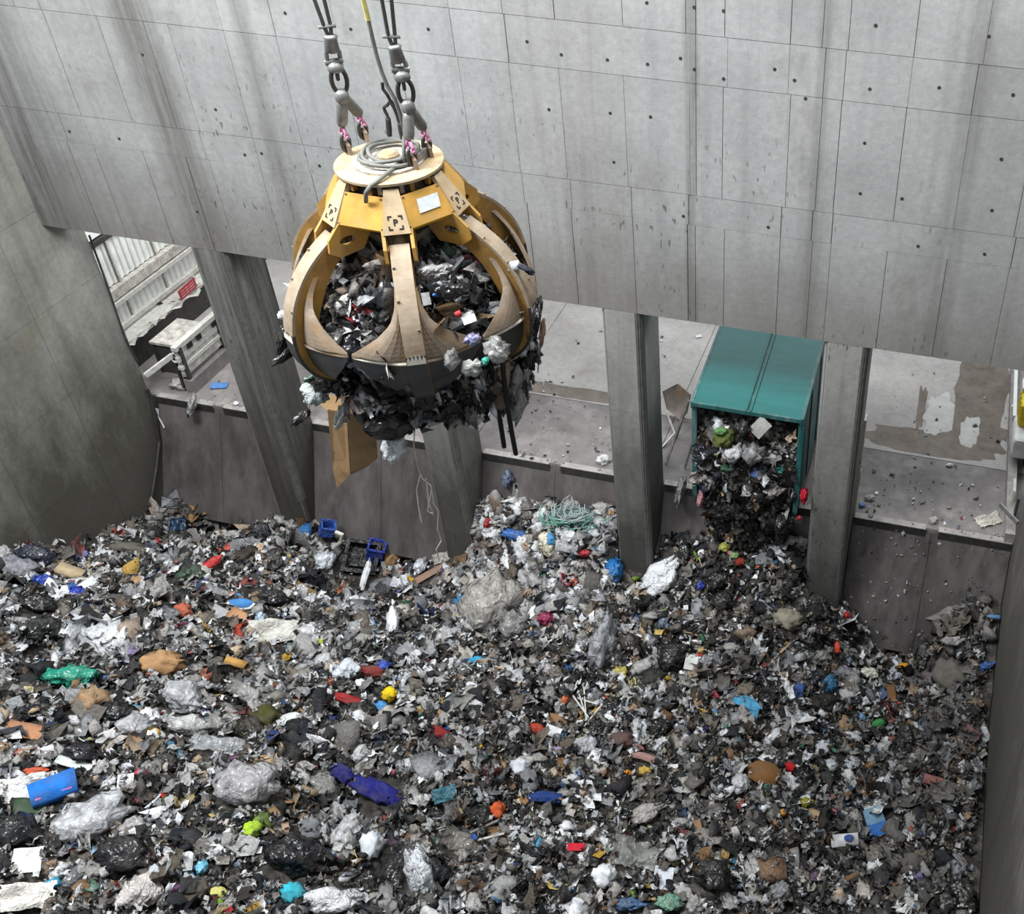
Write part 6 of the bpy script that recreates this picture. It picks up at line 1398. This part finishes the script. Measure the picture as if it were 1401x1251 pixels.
# hanging cardboard sheet: two creased leaves
cb = empty('cardboard_sheet'); tag(cb, 'brown folded cardboard sheet hanging below the grab', 'cardboard', 'rubbish carried by the grab')
MT['kraft'] = simple('kraft_cardboard', (0.27, 0.17, 0.085), 0.85, 0, 0.2, 0.15, 3, (0.12, 0.075, 0.04), 0.8, 0.2)
def leaf(pts, dys):
    P = [at(u, v, Y=GC.y+dy) for (u, v), dy in zip(pts, dys)]; n_ = len(P); return MB().add(P+[p+Vector((0.0, 0.02, 0.01)) for p in P], [tuple(range(n_)), tuple(range(2*n_-1, n_-1, -1))]+[(i, (i+1) % n_, n_+(i+1) % n_, n_+i) for i in range(n_)])
leaf(((448, 560), (474, 565), (479, 650), (461, 668), (455, 640)), (-0.6, -0.6, -0.62, -0.5, -0.5)).build('leaf', 'kraft', cb)
leaf(((475, 565), (512, 575), (516, 628), (500, 640), (480, 650)), (-0.6, -0.45, -0.45, -0.5, -0.62)).build('leaf', 'kraft', cb)
leaf(((447, 562), (432, 548), (445, 540), (510, 560), (512, 574), (475, 566)), (-0.6, -0.5, -0.4, -0.4, -0.45, -0.6)).build('leaf', 'kraft', cb)
rebase(cb, at(480, 570, Y=GC.y-0.6))

# ------------------------------------------------------------------ load falling out of the truck
prof = [(1.2, 9.0), (0.5, 8.85), (0.05, 8.45), (-0.18, 7.9), (-0.22, 7.2), (-0.05, 6.5), (0.15, 5.9), (0.3, 5.2), (0.42, 4.5), (0.45, 3.6)]
nxl = 20; V = []
def loadsurf(t, s):     # t along the profile 0..1, s across -1..1
    k = t*(len(prof)-1); i = min(int(k), len(prof)-2); q = k-i; y = prof[i][0]*(1-q)+prof[i+1][0]*q; z = prof[i][1]*(1-q)+prof[i+1][1]*q
    hw = 1.19-0.28*max(0, t-0.45)/0.55-0.25*max(0, t-0.85)/0.15
    return np.array([-3.74+0.04+s*hw, y+0.25*s*s+0.12*mnoise.noise((s*2, t*6, 3)), z])
NT = 26
V = np.array([loadsurf(i/NT, j/nxl*2-1) for i in range(NT+1) for j in range(nxl+1)])
ix = np.arange((NT+1)*(nxl+1)).reshape(NT+1, nxl+1); Q = np.stack([ix[:-1, :-1], ix[1:, :-1], ix[1:, 1:], ix[:-1, 1:]], -1).reshape(-1, 4)
o = core_shape('truck_load', 'packed rubbish sliding out of the green truck', V, Q); s_ = o.modifiers.new('thickness', 'SOLIDIFY'); s_.thickness = 0.3; s_.offset = -1
n = 900; T = RNG.uniform(0.08, 0.98, n); Sx = RNG.uniform(-1, 1, n); P = np.array([loadsurf(a, b) for a, b in zip(T, Sx)])+RNG.uniform(-0.08, 0.03, (n, 3))*np.array([1, 1.6, 1]); S = np.clip(0.085*np.exp(RNG.normal(0, 0.5, n)), 0.03, 0.24)
scatter('truck_load_scraps', 'mixed scraps tumbling from the truck into the bay', P, np.tile([0, -0.8, 0.5], (n, 1)), S, palette(dict(dark=54, mid=18, light=17, white=4, tan=4, green=1.5, red=1, blue=0.6), n), ['lump', 'wad', 'sheet', 'strip', 'flat'], [0.2, 0.23, 0.35, 0.17, 0.05], np.full(n, 0.5))
n = 110; T = RNG.uniform(0.45, 0.85, n); P = np.array([loadsurf(a, b) for a, b in zip(T, RNG.uniform(-1, 1, n))])+np.array([0, -0.1, 0]); hang('truck_load_shreds', 'dark shreds hanging off the truck load', P, RNG.uniform(0.1, 0.3, n), palette(dict(dark=70, mid=14, light=12, red=2, tan=3), n))
def titem(kind, name, u, v, w, h, rot, rgb, label, cat, y): 
    p = at(u, v, Y=y); o = item(kind, name, u, v, w, h, rot, rgb, label, cat, 0.7, 0, p, (CW-p).normalized(), None, False); o['group'] = 'rubbish falling from the truck'; return o
for t in [('paper', 'square_card', 1040, 585, 26, 26, 45, (150, 148, 144), 'square grey card near the top of the truck load', 'card', -0.2), ('cloth', 'leaf_clump', 990, 600, 34, 30, 20, (84, 92, 46), 'olive green leafy clump in the truck load', 'garden waste', -0.3),
 ('crump', 'green_wrapper', 986, 590, 20, 12, 0, (90, 130, 80), 'green wrapper above the leafy clump in the truck load', 'wrapper', -0.32), ('bag', 'white_bag', 1003, 620, 34, 24, 40, (190, 190, 192), 'white bag in the middle of the truck load', 'bag', -0.36),
 ('film', 'film_bag', 1030, 620, 36, 32, 20, (150, 150, 152), 'grey film bag right of the white bag in the truck load', 'bag', -0.36), ('gbag', 'rubbish_bag', 960, 622, 30, 34, 20, (34, 36, 42), 'black bag on the left of the truck load', 'bag', -0.2), ('gbag', 'rubbish_bag', 1016, 588, 26, 30, 80, (24, 24, 26), 'black bag at the top middle of the truck load', 'bag', -0.3),
 ('gbag', 'rubbish_bag', 1068, 712, 44, 60, 80, (22, 24, 24), 'large black bag hanging low right of the truck load', 'bag', 0.1), ('gbag', 'rubbish_bag', 985, 690, 36, 40, 80, (24, 24, 25), 'black bag hanging low left of the truck load', 'bag', 0.1), ('bag', 'pink_rag', 960, 680, 12, 30, 75, (166, 120, 124), 'pinkish rag hanging left of the truck load', 'rag', 0.0),
 ('film', 'film_strip', 931, 672, 14, 46, 78, (150, 150, 150), 'pale film strip hanging off the tipping edge by the third pillar', 'film', 0.9), ('bag', 'white_bag', 1060, 672, 24, 16, 10, (176, 168, 164), 'pale bag on the right of the truck load', 'bag', -0.15), ('cloth', 'green_rag', 1000, 640, 30, 14, 0, (56, 90, 70), 'dark green rag below the white bag in the truck load', 'rag', -0.3),
 ('bag', 'red_bag', 1100, 678, 11, 24, 85, (176, 20, 44), 'bright red bag hanging at the right of the truck load', 'bag', -0.05)]: titem(*t)

# ------------------------------------------------------------------ litter on the tipping floor and the chute edges
def fitem(kind, name, u, v, w, h, rot, rgb, label, cat, z=FZ+0.03, group=None):
    p = at(u, v, Z=z); o = item(kind, name, u, v, w, h, rot, rgb, label, cat, 0.1, 0.25, p, Vector((0, 0, 1)), None, False); 
    if group: o['group'] = group
    return o
for t in [('paper', 'blue_packet', 300, 528, 22, 9, 12, (70, 120, 180), 'blue and white packet on the floor of the left bay', 'packet'), ('bag', 'white_bag', 323, 553, 9, 7, 0, (220, 222, 224), 'small white scrap at the foot of the first pillar, hall side', 'scrap'),
 ('crump', 'white_bag', 826, 631, 20, 16, 10, (214, 214, 212), 'white bag on the tipping edge left of the third pillar', 'bag'), ('paper', 'white_scrap', 956, 460, 8, 5, 20, (226, 226, 226), 'white scrap on the hall floor left of the truck', 'scrap'),
 ('bag', 'white_scrap', 1299, 637, 10, 6, 10, (230, 230, 230), 'white scrap on the hall floor of the right bay', 'scrap'), ('film', 'film_bag', 250, 527, 34, 26, 20, (176, 174, 172), 'crumpled film lying on the left bay tipping edge', 'film'), ('bag', 'blue_scrap', 1179, 692, 10, 8, 0, (100, 130, 190), 'blue scrap on the tipping edge of the right bay', 'scrap'),
 ('crump', 'white_bag', 1190, 682, 16, 10, 0, (196, 190, 184), 'pale bag on the tipping edge beside the fourth pillar', 'bag'), ('sheet', 'pale_film', 1352, 712, 34, 18, 30, (190, 184, 174), 'pale film on the tipping edge beside the right wall', 'film'), ('crump', 'pale_bag', 1277, 713, 14, 12, 0, (170, 166, 160), 'pale scrap in the centre gap of the right tipping edge', 'scrap')]: fitem(*t)
p = at(262, 556, Y=1.02); item('film', 'film_strip', 262, 556, 12, 34, 82, (160, 160, 160), 'torn film hanging over the first chute plate', 'film', 0.7, 0, p, (CW-p).normalized(), None, False)
p = at(685, 658, Y=0.85); item('bag', 'blue_grey_rag', 694, 655, 16, 26, 80, (104, 116, 140), 'blue grey rag hanging on the third chute plate', 'rag', 0.7, 0, at(694, 655, Y=0.95), (CW-p).normalized(), None, False)
def floor_scatter(n, x0, x1, y0, y1):
    x = RNG.uniform(x0, x1, n); y = y0+(y1-y0)*RNG.random(n)**1.6; return np.stack([x, y, np.full(n, FZ+0.03)], -1)
P = np.concatenate([floor_scatter(90, -1.0, 2.7, 1.3, 3.4), floor_scatter(90, -11, -7.2, 1.3, 4.5), floor_scatter(40, -19.8, -17.3, 1.3, 3), floor_scatter(50, -11, -7, 3, 9), floor_scatter(40, -1, 2.6, 3, 9)]); n = len(P)
S = np.clip(0.028*np.exp(RNG.normal(0, 0.5, n)), 0.012, 0.09); scatter('floor_litter', 'small crumbs of litter on the tipping floor', P, np.tile([0, 0, 1.0], (n, 1)), S, palette(dict(dark=14, mid=30, light=40, white=16, tan=8, blue=1, red=1), n), ['blob', 'sheet', 'flat'], [0.4, 0.4, 0.2], np.full(n, 0.3))
# chips stuck to the right-hand chute plate
n = 150; t = RNG.random(n); P = np.stack([RNG.uniform(-0.9, 2.7, n), 0.02+1.21*t-0.02, 2.0+3.2*t], -1); S = np.clip(0.03*np.exp(RNG.normal(0, 0.4, n)), 0.015, 0.07)
scatter('chute_litter', 'pale chips of litter stuck to the right chute plate', P, np.tile([0, -0.93, 0.36], (n, 1)), S, palette(dict(mid=60, light=30, white=6, tan=6), n), ['blob', 'sheet'], [0.4, 0.6], np.full(n, 0.2))
